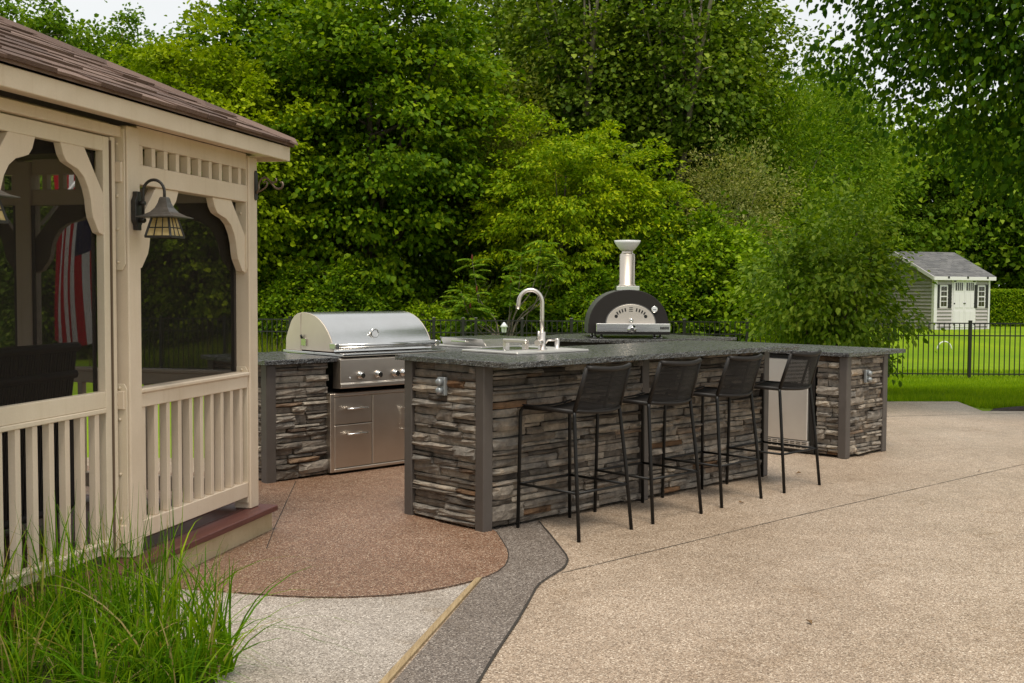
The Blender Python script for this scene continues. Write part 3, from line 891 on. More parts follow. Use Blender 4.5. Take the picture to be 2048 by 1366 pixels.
# posts
posts = [(-.11, 0, .0), (-1.383, 0, .0), (-2.68, 0, 0), (-3.85, 0, 0), (-.11, 1.50, 0), (-.11, 3.0, 0), (-1.383, 3.0, 0), (-2.60, 3.0, 0), (-3.85, 3.0, 0)]
for x, y, _ in posts:
    p = BX('post', 'vinyl', gz, x, x + .108, y, y + .108, DK + .001, 2.285, .006)
def bolts(x, ylist, zlist, nrm):
    for yy in ylist:
        for zz in zlist:
            MB().lathe([(.008, 0), (.007, -.006), (.003, -.008)], (x, yy, zz), 10, 'x').build('bolt', 'vinyl_trim', gz)
def bracket_poly():
    return [(0, .42), (0, .21), (.18, 0), (.40, 0), (.375, .055), (.345, .085), (.30, .098), (.24, .112), (.185, .145), (.145, .195), (.122, .25), (.112, .305), (.10, .34), (.045, .41)]
def panel(a0, a1, y, horiz, name=''):
    """wall panel between posts; a along the wall, y the face of the wall; horiz: True = along x"""
    def B(nm, mat, p, q, d0, d1, z0, z1, bev=.003):
        if horiz: return BX(nm, mat, gz, p, q, y + d0, y + d1, z0, z1, bev)
        return BX(nm, mat, gz, y - d1, y - d0, p, q, z0, z1, bev)
    Z = DK
    B('rail', 'vinyl', a0, a1, .012, .078, Z + .737, Z + .808)
    B('rail_cap', 'vinyl', a0, a1, .000, .088, Z + .8085, Z + .832, .006)
    B('rail', 'vinyl', a0, a1, .012, .072, Z + .077, Z + .166)
    B('beam', 'vinyl', a0, a1, .010, .085, Z + 1.846, Z + 1.944)
    B('header', 'vinyl', a0, a1, .016, .085, Z + 2.040, 2.30)
    n = max(2, round((a1 - a0) / .117)); st = (a1 - a0) / n
    for k in range(n):
        c = a0 + st * (k + .35)
        B('baluster', 'vinyl', c - .017, c + .017, .020, .064, Z + .1665, Z + .7365, .002)
    for k in range(n):
        c = a0 + st * (k + .35)
        B('spindle', 'vinyl', c - .017, c + .017, .020, .064, Z + 1.9445, Z + 2.0395, .002)
    B('screen_frame', 'screen_frame', a0, a0 + .022, .088, .098, Z + .833, Z + 1.845, 0)
    B('screen_frame', 'screen_frame', a1 - .022, a1, .088, .098, Z + .833, Z + 1.845, 0)
    B('screen', 'screen', a0 + .022, a1 - .022, .092, .094, Z + .833, Z + 1.846, 0)
    for s, aa in ((1, a0), (-1, a1)):
        g = MB().prism([(aa + s * p, Z + 1.8455 - q) for p, q in bracket_poly()], y + .022 if horiz else y - .066, y + .066 if horiz else y - .022,
                       (lambda a, b, c: (a, c, b)) if horiz else (lambda a, b, c: (c, a, b)))
        g.build('bracket', 'vinyl', gz, .002)
panel(-1.275, -.11, 0, True)
panel(.108, 1.50, 0, False); panel(1.608, 3.0, 0, False)
for a0, a1 in ((-1.275, -.11), (-2.492, -1.383), (-3.742, -2.60)): panel(a0, a1, 3.0, True)
panel(-3.742, -2.68, 0, True)
# mounting plates and bolts on the near side of the corner and middle post
for x in (-.1135, -1.3865):
    MB().prism([(.012, DK + .04), (.012, DK + .84), (.026, DK + .865), (.085, DK + .865), (.085, DK + .04)], x - .008, x, lambda a, b, c: (c, a, b)).build('mounting_plate', 'vinyl_trim', gz, .002)
    MB().prism([(.012, 2.27), (.012, DK + 1.45), (.03, DK + 1.42), (.085, DK + 1.42), (.085, 2.27)], x - .008, x, lambda a, b, c: (c, a, b)).build('mounting_plate', 'vinyl_trim', gz, .002)
    bolts(x - .008, [.05], [DK + .845, DK + .69, DK + .42, DK + .2, DK + 1.46, DK + 1.62, DK + 1.78, DK + 1.9, DK + 2.03], 0)
# screen door left of the middle post
DY = .06
BX('door_jamb', 'vinyl_trim', gz, -1.444, -1.408, DY - .008, DY + .05, DK + .015, DK + 2.06, .003)
BX('door_jamb', 'vinyl_trim', gz, -2.57, -2.37, DY - .008, DY + .05, DK + .015, DK + 2.06, .003)
for zz, hh in ((DK + .74, .09), (DK + 1.846, .098), (DK + .077, .09)):
    BX('rail', 'vinyl', gz, -1.407, -1.384, .022, .098, zz, zz + hh)
BX('header', 'vinyl', gz, -2.571, -1.384, .095, .12, DK + 2.115, 2.30)
BX('header', 'vinyl', gz, -2.571, -1.384, .03, .10, DK + 2.062, DK + 2.114)
door = link('screen_door', None, gz); door['label'] = 'screen door with arched corner brackets and baluster lower half'
xa, xb = -2.362, -1.452
for p, q in ((xa, xa + .048), (xb - .048, xb)):
    BX('stile', 'vinyl_trim', door, p, q, DY - .004, DY + .04, DK + .03, DK + 2.055)
BX('hinge', 'hanger_metal', door, -1.4515, -1.4445, DY - .012, DY - .002, DK + .05, DK + 2.04, 0)
xa += .0485; xb -= .0485
for z0, z1 in ((1.985, 2.055), (.757, .836), (.05, .095)):
    BX('door_rail', 'vinyl_trim', door, xa, xb, DY - .003, DY + .038, DK + z0, DK + z1)
BX('door_rail', 'vinyl_trim', door, xa, xb, DY - .010, DY + .040, DK + .733, DK + .7565, .004)
BX('door_rail', 'vinyl_trim', door, xa, xb, DY - .012, DY + .040, DK + .0955, DK + .115, .004)
for k in range(7):
    c = -2.155 + .017 - .1135 + k * .1135
    BX('baluster', 'vinyl', door, c - .017, c + .017, DY - .001, DY + .036, DK + .1155, DK + .7325, .002)
for s, aa in ((1, xa), (-1, xb)):
    MB().prism([(aa + s * p * .80, DK + 1.9845 - q * .95) for p, q in bracket_poly()], DY - .002, DY + .036, lambda a, b, c: (a, c, b)).build('bracket', 'vinyl', door, .002)
BX('screen', 'screen', door, xa, xb, DY + .041, DY + .043, DK + .837, DK + 1.985, 0)
BX('screen_frame', 'screen_frame', door, xb - .022, xb, DY + .044, DY + .052, DK + .837, DK + 1.985, 0)
MB().tube([(xa - .03, DY - .004, DK + .80), (xa - .03, DY - .05, DK + .84), (xa - .03, DY - .05, DK + .94), (xa - .03, DY - .004, DK + .98)], .012, 8).build('handle', 'black_iron', door)
# roof: fascia, soffit, slopes
EO = .147; ZF0, ZF1 = 2.278, 2.364; SL = .452
x0, x1, y0, y1 = -GL - EO, EO, -EO, 3.108 + EO
BX('fascia', 'vinyl', gz, x0, x1, y0, y0 + .022, ZF0, ZF1, .003)
BX('fascia', 'vinyl', gz, x0, x1, y1 - .022, y1, ZF0, ZF1, .003)
BX('fascia', 'vinyl', gz, x1 - .022, x1, y0 + .0225, y1 - .0225, ZF0, ZF1, .003)
BX('fascia', 'vinyl', gz, x0, x0 + .022, y0 + .0225, y1 - .0225, ZF0, ZF1, .003)
g = MB(); 
g.box(x0 + .022, x1 - .0225, y0 + .0225, .015, ZF0 + .024, ZF0 + .032); g.box(.015, x1 - .0225, .016, y1 - .0225, ZF0 + .024, ZF0 + .032)
g.build('soffit', 'vinyl', gz, 0)
hw = (y1 - y0) / 2; zr = ZF1 + hw * SL
def roofmesh(dz, ex):
    a = [(x0 - ex, y0 - ex, ZF1 + dz), (x1 + ex, y0 - ex, ZF1 + dz), (x1 + ex, y1 + ex, ZF1 + dz), (x0 - ex, y1 + ex, ZF1 + dz),
         (x0 + hw, y0 + hw, zr + dz), (x1 - hw, y0 + hw, zr + dz)]
    return a
g = MB(); A = roofmesh(.003, .02); Bq = roofmesh(.022, .02)
ff = [(0, 1, 5, 4), (1, 2, 5), (2, 3, 4, 5), (3, 0, 4)]
g.add(A + Bq, [tuple(f[::-1]) for f in ff] + [tuple(i + 6 for i in f) for f in ff] + [(i, (i + 1) % 4, 6 + (i + 1) % 4, 6 + i) for i in range(4)])
roof = g.build('roof', 'shingle', gz)
TABS = []
for k in range(6):
    rr = random.Random(50 + k); w = .31; g = MB()
    wv_ = [rr.uniform(-.012, .012) for _ in range(4)]
    t0 = rr.uniform(.010, .016)
    vs = []
    for zz, e in ((0, 0), (1, 0)):
        for i, xx in enumerate((0, .1, .2, w)): vs.append((xx + (rr.uniform(-.01, .01) if i in (1, 2) else 0), -.02 + wv_[i] * .6, t0 * zz + .001))
        for i, xx in enumerate((0, .1, .2, w)): vs.append((xx, .165, (.006 if zz else 0) + .001))
    fs = [(0, 1, 5, 4), (1, 2, 6, 5), (2, 3, 7, 6), (8, 12, 13, 9), (9, 13, 14, 10), (10, 14, 15, 11), (0, 8, 9, 1), (1, 9, 10, 2), (2, 10, 11, 3), (0, 4, 12, 8), (3, 11, 15, 7), (4, 5, 13, 12), (5, 6, 14, 13), (6, 7, 15, 14)]
    g.add(vs, fs); TABS.append(g.mesh('shingle', 'shingle'))
pitch = math.atan(SL); ey = y0 - .02; row = 0; run = 0.0; nsh = 0
while run < hw - .1:
    xe = x1 + .02 - run; x = -3.35 - R.uniform(0, .3)
    while x < xe - .05:
        o = link('shingle', R.choice(TABS), roof)
        o.location = (x, ey + run, ZF1 + .0225 + run * SL - .009 + .008); o.rotation_euler = (pitch, 0, 0)
        ww = min(.31, xe - x); o.scale = (ww / .31 * .995, 1, R.uniform(.75, 1.5)); nsh += 1
        x += .31
    run += .128; row += 1
for k in range(13):                                              # hip caps
    t = k * .13
    g = MB().prism([(-.09, -.035), (0, .012), (.09, -.035), (.09, -.045), (0, .0), (-.09, -.045)], 0, .2, lambda a, b, c: (a, c, b))
    o = g.build('hip_cap', 'shingle', roof)
    o.location = (x1 + .02 - t, y0 - .02 + t, ZF1 + .045 + t * SL)
    o.rotation_euler = (math.atan(SL / 1.414), 0, PI / 4)

# ceiling boards inside
g = MB(); A = roofmesh(-.004, -.03)
g.add(A, [tuple(f[::-1]) for f in ff]); g.build('ceiling', 'screen_frame', gz, fix=False)
# porch lamps
def lamp(label, x):
    t = thing('wall_lantern', label, 'lamp', gz.matrix_basis @ Vector((x, -.001, 1.79)), GAM, 'wall lanterns on the gazebo posts')
    pp = [(-.022, -.01), (.022, -.01), (.022, .015), (.042, .04), (.042, .155), (.022, .18), (.022, .205), (-.022, .205), (-.022, .18), (-.042, .155), (-.042, .04), (-.022, .015)]
    MB().prism(pp, -.032, -.001, lambda a, b, c: (a, c, b)).build('back_plate', 'black_iron', t, .003)
    g = MB().tube([(0, -.055, .03), (0, -.055, .20)] + [(0, -.055 - .0675 * (1 - math.cos(a)), .20 + .068 * math.sin(a)) for a in [PI * k / 12 for k in range(1, 13)]] + [(0, -.19, .16)], .0085, 10)
    for zz in (.045, .14): g.tube([(0, -.03, zz), (0, -.068, zz)], .012, 8)
    g.build('arm', 'black_iron', t)
    # hood: concave four-sided bell
    prof = [(.018, .172), (.022, .165), (.028, .14), (.040, .112), (.060, .088), (.090, .070), (.118, .062), (.118, .057)]
    vs = []
    for r_, h_ in prof: vs += [(sx * r_, -.19 + sy * r_, h_) for sx, sy in ((-1, -1), (1, -1), (1, 1), (-1, 1))]
    g = MB(); n = len(prof)
    g.add(vs, [(i * 4 + k, i * 4 + (k + 1) % 4, (i + 1) * 4 + (k + 1) % 4, (i + 1) * 4 + k) for i in range(n - 1) for k in range(4)] + [(0, 1, 2, 3), tuple((n - 1) * 4 + k for k in range(4))[::-1]])
    g.build('hood', 'lamp_hood', t)
    ta, tb, za, zb = .052, .078, .056, -.048
    vs = [(sx * r_, -.19 + sy * r_, z_) for r_, z_ in ((ta, za), (tb, zb)) for sx, sy in ((-1, -1), (1, -1), (1, 1), (-1, 1))]
    g = MB(); g.add(vs, [(k, (k + 1) % 4, 4 + (k + 1) % 4, 4 + k) for k in range(4)] + [(4, 5, 6, 7)]); g.build('glass', 'amber_glass', t)
    fr_ = MB(); C4 = ((-1, -1), (1, -1), (1, 1), (-1, 1)); e = 1.012
    def pt(k, f, v):
        (ax, ay), (bx_, by) = C4[k], C4[(k + 1) % 4]; r_ = (ta + (tb - ta) * v) * e
        return ((ax + (bx_ - ax) * f) * r_, -.19 + (ay + (by - ay) * f) * r_, za + (zb - za) * v)
    for k in range(4):
        fr_.bar(pt(k, 0, 0), pt(k, 0, 1), .011, .011)
        for f in (1 / 3, 2 / 3): fr_.bar(pt(k, f, 0), pt(k, f, 1), .0055, .0055)
        fr_.bar(pt(k, 0, .52), pt(k, 1, .52), .0055, .0055); fr_.bar(pt(k, 0, 1), pt(k, 1, 1), .010, .012)
    fr_.build('glazing_bars', 'black_iron', t)
    t.scale = (.8, .86, .88)
    return t
lamp('black gooseneck lantern with amber panes on the gazebo middle post', -1.33)
lamp('black gooseneck lantern cut off at the left picture edge', -2.62)
# scroll plant hanger on the corner post
hg = thing('plant_hanger', 'scrolled iron plant hanger on the gazebo corner post', 'hanger', gz.matrix_basis @ Vector((-.03, -.001, 2.04)), GAM - .35)
MB().prism([(-.012, .0)] + [(.012 * math.cos(a), .0 + .012 * math.sin(a)) for a in [PI + PI * k / 6 for k in range(1, 6)]] + [(.012, 0), (.012, .15), (.006, .165), (-.006, .165), (-.012, .15)], -.01, -.001, lambda a, b, c: (a, c, b)).build('wall_plate', 'black_iron', hg)
sc = [(0, -.012, .03), (0, -.03, .055), (0, -.03, .085), (0, -.055, .115), (0, -.09, .118), (0, -.12, .10), (0, -.145, .075), (0, -.17, .055), (0, -.20, .048), (0, -.222, .055), (0, -.232, .07), (0, -.225, .085), (0, -.21, .085)]
def spl(P, k=4):
    P = [Vector(p) for p in P]; o = []
    for i in range(len(P) - 1):
        a, b, c, d = P[max(i - 1, 0)], P[i], P[i + 1], P[min(i + 2, len(P) - 1)]
        for j in range(k):
            t = j / k
            o.append(.5 * ((2 * b) + (c - a) * t + (2 * a - 5 * b + 4 * c - d) * t * t + (3 * b - a - 3 * c + d) * t ** 3))
    return o + [P[-1]]
MB().tube(spl(sc), .006, 8).build('scroll_arm', 'hanger_metal', hg)
MB().tube(spl([(0, -.115, .105), (0, -.14, .09), (0, -.165, .088), (0, -.178, .10), (0, -.17, .112)]), .005, 8).build('scroll_arm', 'hanger_metal', hg)
MB().tube(spl([(0, -.012, .035), (0, -.05, .045), (0, -.09, .065), (0, -.10, .085), (0, -.085, .10), (0, -.07, .09)]), .005, 8).build('scroll_arm', 'hanger_metal', hg)

# flag behind the gazebo, on a pole fixed to the end-wall post
fl = thing('flag', 'striped red and white flag hanging behind the gazebo screens', 'flag', gz.matrix_basis @ Vector((.03, 1.52, 1.9)), GAM)
MB().tube([(0, 0, .0), (.85, -.02, .72)], .013, 10).build('flag_pole', 'white_pole', fl)
def flagpt(a, b):                                               # a 0..1 across the hoist, b 0..1 down the drop
    q = .30 + .70 * (1 - .25 * b)
    x = .70 + .02 * math.sin(a * 14 + b * 2) + .03 * math.sin(b * 5 + a * 3)
    y = .43 - .40 * a * (.92 + .1 * math.cos(b * 4)) * (1 - .18 * b) - .02 * b - .02 * math.sin(9 * a)
    z = .56 - 1.34 * b + .16 * a * (1 - b) - .05 * math.sin(a * PI)
    return (x, y, z)
for k in range(9):
    g = MB(); n = 16; vs = []
    for j in range(n + 1):
        b = j / n; sh = .10 * b
        for aa in (k / 9, (k + .5) / 9, (k + 1) / 9): vs.append(flagpt(min(1, aa), b))
    g.add(vs, [(j * 3 + i, j * 3 + i + 1, j * 3 + i + 4, j * 3 + i + 3) for j in range(n) for i in range(2)], True)
    mt = 'flag_red' if k % 2 == 0 else 'flag_white'
    if k >= 6:
        # canton covers the top part of the last stripes
        up_, lo = MB(), MB(); c = 9
        up_.add(vs[:(c + 1) * 3], [(j * 3 + i, j * 3 + i + 1, j * 3 + i + 4, j * 3 + i + 3) for j in range(c) for i in range(2)], True)
        lo.add(vs[c * 3:], [(j * 3 + i, j * 3 + i + 1, j * 3 + i + 4, j * 3 + i + 3) for j in range(n - c) for i in range(2)], True)
        up_.build('canton', 'flag_blue', fl, fix=False); lo.build('stripe', mt, fl, fix=False)
    else:
        g.build('stripe', mt, fl, fix=False)
for a_, b_ in ((.72, .12), (.86, .16), (.72, .27), (.88, .30)):
    c = Vector(flagpt(a_, b_)); g = MB()
    ps = [(c.x - .012, c.y + math.cos(PI / 2 + k * PI / 5) * (.022 if k % 2 == 0 else .009), c.z + math.sin(PI / 2 + k * PI / 5) * (.022 if k % 2 == 0 else .009)) for k in range(10)]
    g.add(ps, [tuple(range(10))]); g.build('star', 'flag_white', fl, fix=False)

# dark wicker sofa inside
sf = thing('wicker_sofa', 'dark wicker sofa seen through the gazebo door screen', 'sofa', gz.matrix_basis @ Vector((-1.62, .75, DK)), GAM)
BX('seat', 'wicker', sf, -.9, .75, .05, .75, .12, .42, .03)
g = MB()
for k in range(80):
    xx = -.9 + k * 1.65 / 79; g.tube([(xx, .0, .10), (xx, -.03, .55), (xx, -.09, 1.0)], .0095, 5, False)
g.build('back_weave', 'wicker', sf)
g = MB()
for zz, yy in ((.12, 0), (.62, -.035), (.86, -.07), (1.01, -.09)): g.tube([(-.92, yy, zz), (.77, yy, zz)], .026, 8)
g.build('back_rail', 'wicker', sf)
for xx in (-.92, .70): BX('arm', 'wicker', sf, xx, xx + .12, -.05, .75, .10, .66, .03)
for xx in (-.85, .68):
    for yy in (.02, .68): BX('leg', 'wicker', sf, xx, xx + .06, yy, yy + .06, .0, .12, .004)

# ------------------------------------------------------------------ fence
def fence(label, x0, x1, y0, y1, postx, skip=(), cap=False):
    t = thing('metal_fence', label, 'fence', (x0, y0, 0), 0, 'black metal fence runs')
    H = 1.235
    def P(x):
        k = (x - x0) / (x1 - x0); yy = y0 + (y1 - y0) * k
        return yy, zterr(x, yy) - .0
    for px_ in postx:
        yy, zz = P(px_)
        p = MB().box(-.032, .032, -.032, .032, zz, zz + H + .02).build('post', 'fence_black', t, .003); p.location = (px_ - x0, yy - y0, 0)
        c = MB().prism([(-.036, -.036), (.036, -.036), (.036, .036), (-.036, .036)], zz + H + .0205, zz + H + .045).build('post_cap', 'fence_cap' if cap else 'fence_black', p, .006)
    for h in (H - .02, H - .29, .10):
        g = MB(); xs_ = list(np.linspace(x0, x1, max(2, int((x1 - x0) / 1.0)))) 
        for a, b in zip(xs_[:-1], xs_[1:]):
            (ya, za), (yb, zb) = P(a), P(b); g.bar((a - x0, ya - y0, za + h), (b - x0, yb - y0, zb + h), .026, .026)
        g.build('rail', 'fence_black', t)
    pk = MB().box(-.009, .009, -.009, .009, .06, H - .01).mesh('picket', 'fence_black')
    x = x0 + .06
    while x < x1 - .03:
        if min(abs(x - q) for q in postx) > .05:
            yy, zz = P(x); o = link('picket', pk, t); o.location = (x - x0, yy - y0, zz)
        x += .1118
    return t
FY = 24.4
fence('black metal fence seen through gazebo screen and behind grill', -9.3, -4.9, FY + .5, FY + .2, [-9.25, -7.85, -6.4, -4.92])
fence('black metal fence crossing in front of the woods behind pizza oven', -4.88, 6.4, FY + .2, FY, [-4.0, -2.9, -1.73, -1.08, -.80, .22, 1.31, 2.5, 3.79, 5.17, 6.36], cap=True)
fence('black metal fence in front of the shed lawn', 6.42, 14.5, FY, FY, [6.45, 8.28, 10.07, 11.9, 13.7])
# small lantern on the far fence line
ln = thing('garden_lantern', 'tiny white lantern hanging near fence left of faucet', 'lantern', (px2(1008, 24.15), 24.15, zterr(0, 24.2)), 0)
MB().tube([(0, 0, 0), (0, 0, .98)], .012, 8).build('stake', 'fence_black', ln)
MB().lathe([(.07, .97), (.085, 1.08)], seg=4, smooth=False).build('pane', 'white_enamel', ln)
MB().lathe([(.13, 1.085), (.06, 1.15), (.02, 1.19)], seg=8).build('cap', 'white_enamel', ln)
for k in range(4):
    a = k * PI / 2; MB().tube([(.07 * math.cos(a), .07 * math.sin(a), .97), (.087 * math.cos(a), .087 * math.sin(a), 1.085)], .008, 6).build('bar', 'fence_black', ln)

ln.scale = (.75, .75, 1)
# ------------------------------------------------------------------ shed: local x along front wall, y back into the depth
SA = math.radians(20)
shd = thing('garden_shed', 'grey sided garden shed with white double doors and shingle roof', 'shed', (15.95, 42, .0), SA)
FWD, DEP, WH = 2.6, 4.2, 2.02
BX('wall', 'siding', shd, .01, FWD - .01, .01, DEP - .01, -.1, WH, 0)
nb = 15; bh = WH / nb
for k in range(nb):
    z = k * bh
    for seg_ in ((.09, .80), (1.95, FWD - .09)):
        MB().prism([(-.050, z), (-.006, z + bh - .003), (.009, z + bh - .003), (.009, z)], *seg_, lambda a, b, c: (c, a, b)).build('siding_board', 'siding', shd)
    MB().prism([(-.050, z), (-.006, z + bh - .003), (.009, z + bh - .003), (.009, z)], .09, DEP, lambda a, b, c: (a, c, b)).build('siding_board', 'siding', shd)
rise = .92
for k in range(7):                                              # gable boards
    z = WH + k * bh; f = (z + bh - WH) / rise
    if f > .98: break
    MB().prism([(-.050, z), (-.006, z + bh - .003), (.009, z + bh - .003), (.009, z)], DEP / 2 * f, DEP - DEP / 2 * f, lambda a, b, c: (a, c, b)).build('siding_board', 'siding', shd)
for xx in (0, FWD - .09): BX('corner_trim', 'shed_white', shd, xx - (.055 if xx == 0 else -.01), xx + .09, -.058, .09, -.1, WH, .004)
MB().prism([(0, WH), (DEP, WH), (DEP / 2, WH + rise)], .011, FWD - .011, lambda a, b, c: (c, a, b)).build('gable', 'siding', shd)
# roof
ov_ = .16; sl = rise / (DEP / 2)
for s in (0, 1):
    yA, yB = (-ov_, DEP / 2) if s == 0 else (DEP + ov_, DEP / 2)
    zA = WH - ov_ * sl + .03; zB = WH + rise + .03
    MB().prism([(yA, zA), (yB, zB), (yB, zB + .05), (yA, zA + .05)], -ov_, FWD + ov_, lambda a, b, c: (c, a, b)).build('roof', 'shed_roof', shd)
    if s == 0:
        nr = 15
        for k in range(nr):
            fa = k / nr; yy = yA + (yB - yA) * fa; zz = zA + (zB - zA) * fa + .052; xx = -ov_ + (.15 if k % 2 else 0) - .15
            while xx < FWD + ov_:
                a_, b_ = max(-ov_, xx), min(FWD + ov_, xx + .30); xx += .30
                if b_ - a_ < .04: continue
                t_ = R.uniform(.008, .022)
                MB().prism([(yy, zz), (yy + .16, zz + .16 * sl), (yy + .16, zz + .16 * sl + .006), (yy, zz + t_)], a_ + .003, b_ - .003, lambda a, b, c: (c, a, b)).build('shingle', 'shed_roof', shd)
        BX('fascia', 'shed_white', shd, -ov_ - .02, FWD + ov_, yA - .03, yA - .002, zA - .09, zA + .045, .004)
        for xx in (.45, 1.35, 2.3): BX('vent_plug', 'shutter', shd, xx, xx + .09, yA - .034, yA - .0305, zA - .03, zA + .05, 0)
    MB().prism([(yA, zA - .10), (yB, zB - .10), (yB, zB + .052), (yA, zA + .052)], -ov_ - .03, -ov_ - .002, lambda a, b, c: (c, a, b)).build('rake_board', 'shed_white', shd, .003)
# doors and windows
BX('door_frame', 'shed_white', shd, .80, 1.95, -.03, .0, .0, WH - .03, .004)
for a_, b_ in ((.86, 1.372), (1.378, 1.89)):
    d = BX('door', 'shed_white', shd, a_, b_, -.05, -.03, .10, 1.93, .004)
    for zz0, zz1 in ((.18, .72), (.84, 1.38)):
        for q0, q1 in ((.07, .24), (.28, .45)): BX('panel', 'shed_white', d, a_ + q0, a_ + q1, -.0585, -.0505, zz0, zz1, .004)
    BX('pane', 'glass_dark', d, a_ + .08, b_ - .08, -.0535, -.0505, 1.50, 1.80, 0)
    for q in (.25, .5, .75): BX('glazing_bar', 'shed_white', d, a_ + .08 + (b_ - a_ - .16) * q - .012, a_ + .08 + (b_ - a_ - .16) * q + .012, -.057, -.0536, 1.50, 1.80, 0)
    sd = a_ + .01 if a_ < 1 else b_ - .11
    for zz in (.18, .98, 1.83): BX('hinge', 'shutter', d, sd, sd + .10, -.058, -.0506, zz, zz + .05, 0)
BX('handle', 'shutter', shd, 1.33, 1.43, -.07, -.052, 1.0, 1.03, 0)
for wx in (.26, 2.05):
    w_ = BX('window', 'shed_white', shd, wx - .04, wx + .33, -.05, -.005, .85, 1.70, .004)
    for k, (za, zb) in enumerate(((.90, 1.08), (1.11, 1.25), (1.30, 1.46), (1.49, 1.65))):
        for q in (0, 1): BX('pane', 'glass_dark', w_, wx + .01 + q * .14, wx + .14 + q * .14, -.054, -.0505, za, zb, 0)
    for sx in (wx - .21, wx + .345):
        s_ = BX('shutter', 'shutter', shd, sx, sx + .155, -.055, -.006, .83, 1.72, .004)

# ------------------------------------------------------------------ vegetation
def leaf_mesh(name, P, Dr, Nn, L, Wd, mat, fold=.18, oval=False):
    """one folded leaf per row (two triangles, or four for an oval leaf); arrays (N,3)"""
    N = len(P)
    Dr = Dr / (np.linalg.norm(Dr, axis=1, keepdims=True) + 1e-9)
    Nn = Nn - Dr * (Nn * Dr).sum(1, keepdims=True); Nn /= (np.linalg.norm(Nn, axis=1, keepdims=True) + 1e-9)
    S = np.cross(Dr, Nn)
    L = np.broadcast_to(np.asarray(L, float), (N,))[:, None]; Wd = np.broadcast_to(np.asarray(Wd, float), (N,))[:, None]
    a = P - Dr * L * .5; c = P + Dr * L * .5 - Nn * L * .12
    if oval:
        m1 = P - Dr * L * .26 + Nn * Wd * fold; m2 = P + Dr * L * .14 + Nn * Wd * fold * .8
        v = np.stack([a, m1 + S * Wd * .42, m2 + S * Wd * .45, c, m2 - S * Wd * .45, m1 - S * Wd * .42], 1).reshape(-1, 3)
        q = [0, 1, 2, 0, 2, 3, 0, 3, 4, 0, 4, 5]; nv = 6
    else:
        m1 = P - Dr * L * .08 + Nn * Wd * fold
        v = np.stack([a, m1 + S * Wd * .5, c, m1 - S * Wd * .5], 1).reshape(-1, 3)
        q = [0, 1, 2, 0, 2, 3]; nv = 4
    f = (np.arange(N)[:, None] * nv + np.array(q)[None]).reshape(-1); nf = len(f) // 3
    me = bpy.data.meshes.new(name)
    me.vertices.add(nv * N); me.vertices.foreach_set('co', v.astype(np.float32).ravel())
    me.loops.add(3 * nf); me.loops.foreach_set('vertex_index', f.astype(np.int32))
    me.polygons.add(nf); me.polygons.foreach_set('loop_start', np.arange(nf, dtype=np.int32) * 3)
    me.polygons.foreach_set('loop_total', np.full(nf, 3, np.int32))
    me.update(calc_edges=True); me.validate()
    me.materials.append(MAT[mat])
    return me

def unit(rs, n):
    a = rs.normal(size=(n, 3)); return a / np.linalg.norm(a, axis=1, keepdims=True)

def crown(seed, rad, ncl, per, L, Wd, mat, clr=.5, flat=.5, inner=.35, lobes=16, lob=.34, droop=.35, upb=.55, cut=-1.0, taper=0.0, oval=False):
    rs = np.random.RandomState(seed)
    rx, ry, rz = rad
    d = unit(rs, ncl * 3)
    d = d[d[:, 2] > cut][:ncl]; ncl = len(d)
    lb = unit(rs, lobes)
    k = np.exp(7 * (d @ lb.T - 1)).max(1)
    rr = (1 - lob) + lob * k * 1.15
    rho = (inner + (1 - inner) * rs.rand(ncl) ** .55) * rr
    C = d * rho[:, None] * np.array([rx, ry, rz])
    if taper: C[:, :2] *= (1 - taper * (C[:, 2:3] / rz * .5 + .5))
    cr = clr * rs.uniform(.6, 1.3, ncl)
    idx = np.repeat(np.arange(ncl), per); n = len(idx)
    off = rs.normal(size=(n, 3)) * .5
    out = d[idx]
    off[:, 2] *= flat
    # sprays sag at the rim
    off[:, 2] -= .25 * (off[:, 0] ** 2 + off[:, 1] ** 2)
    P = C[idx] + off * cr[idx][:, None]
    N = np.array([0, 0, 1.0]) * upb + out * .35 + rs.normal(size=(n, 3)) * .42
    Dv = out * .8 + off * .9 + rs.normal(size=(n, 3)) * .5; Dv[:, 2] -= droop
    s = np.clip(np.exp(rs.normal(size=n) * .28), .5, 1.7)
    return leaf_mesh('crown', P, Dv, N, L * s, Wd * s, mat, oval=oval), C

def trunk_mesh(seed, h, r, C=None, limbs=10, mat='bark', lean=(0, 0), zc=0, bend=.12):
    rr = random.Random(seed); g = MB()
    pth = []; n = 7
    for i in range(n + 1):
        t = i / n; pth.append(Vector((lean[0] * t + bend * math.sin(t * 5 + seed) * t, lean[1] * t + bend * math.cos(t * 4 + seed) * t, h * t)))
    g.tube(pth, [r * (1.25 if i == 0 else 1) * (1 - .82 * i / n) for i in range(n + 1)], 9)
    if C is not None and len(C):
        for k in range(limbs):
            c = Vector(C[rr.randrange(len(C))]) + Vector((0, 0, zc))
            t = rr.uniform(.25, .9); i = int(t * n); p = pth[i].lerp(pth[min(n, i + 1)], t * n - i)
            if c.z < p.z: c.z = p.z + rr.uniform(.1, .6)
            q = p.lerp(c, .5) + Vector((0, 0, .12 * (c - p).length))
            b = r * (1 - .8 * t) * .55
            g.tube([p, p.lerp(q, .6), q, q.lerp(c, .55), c], [b, b * .8, b * .6, b * .38, b * .15], 6, False)
    return g.mesh('trunk', mat)

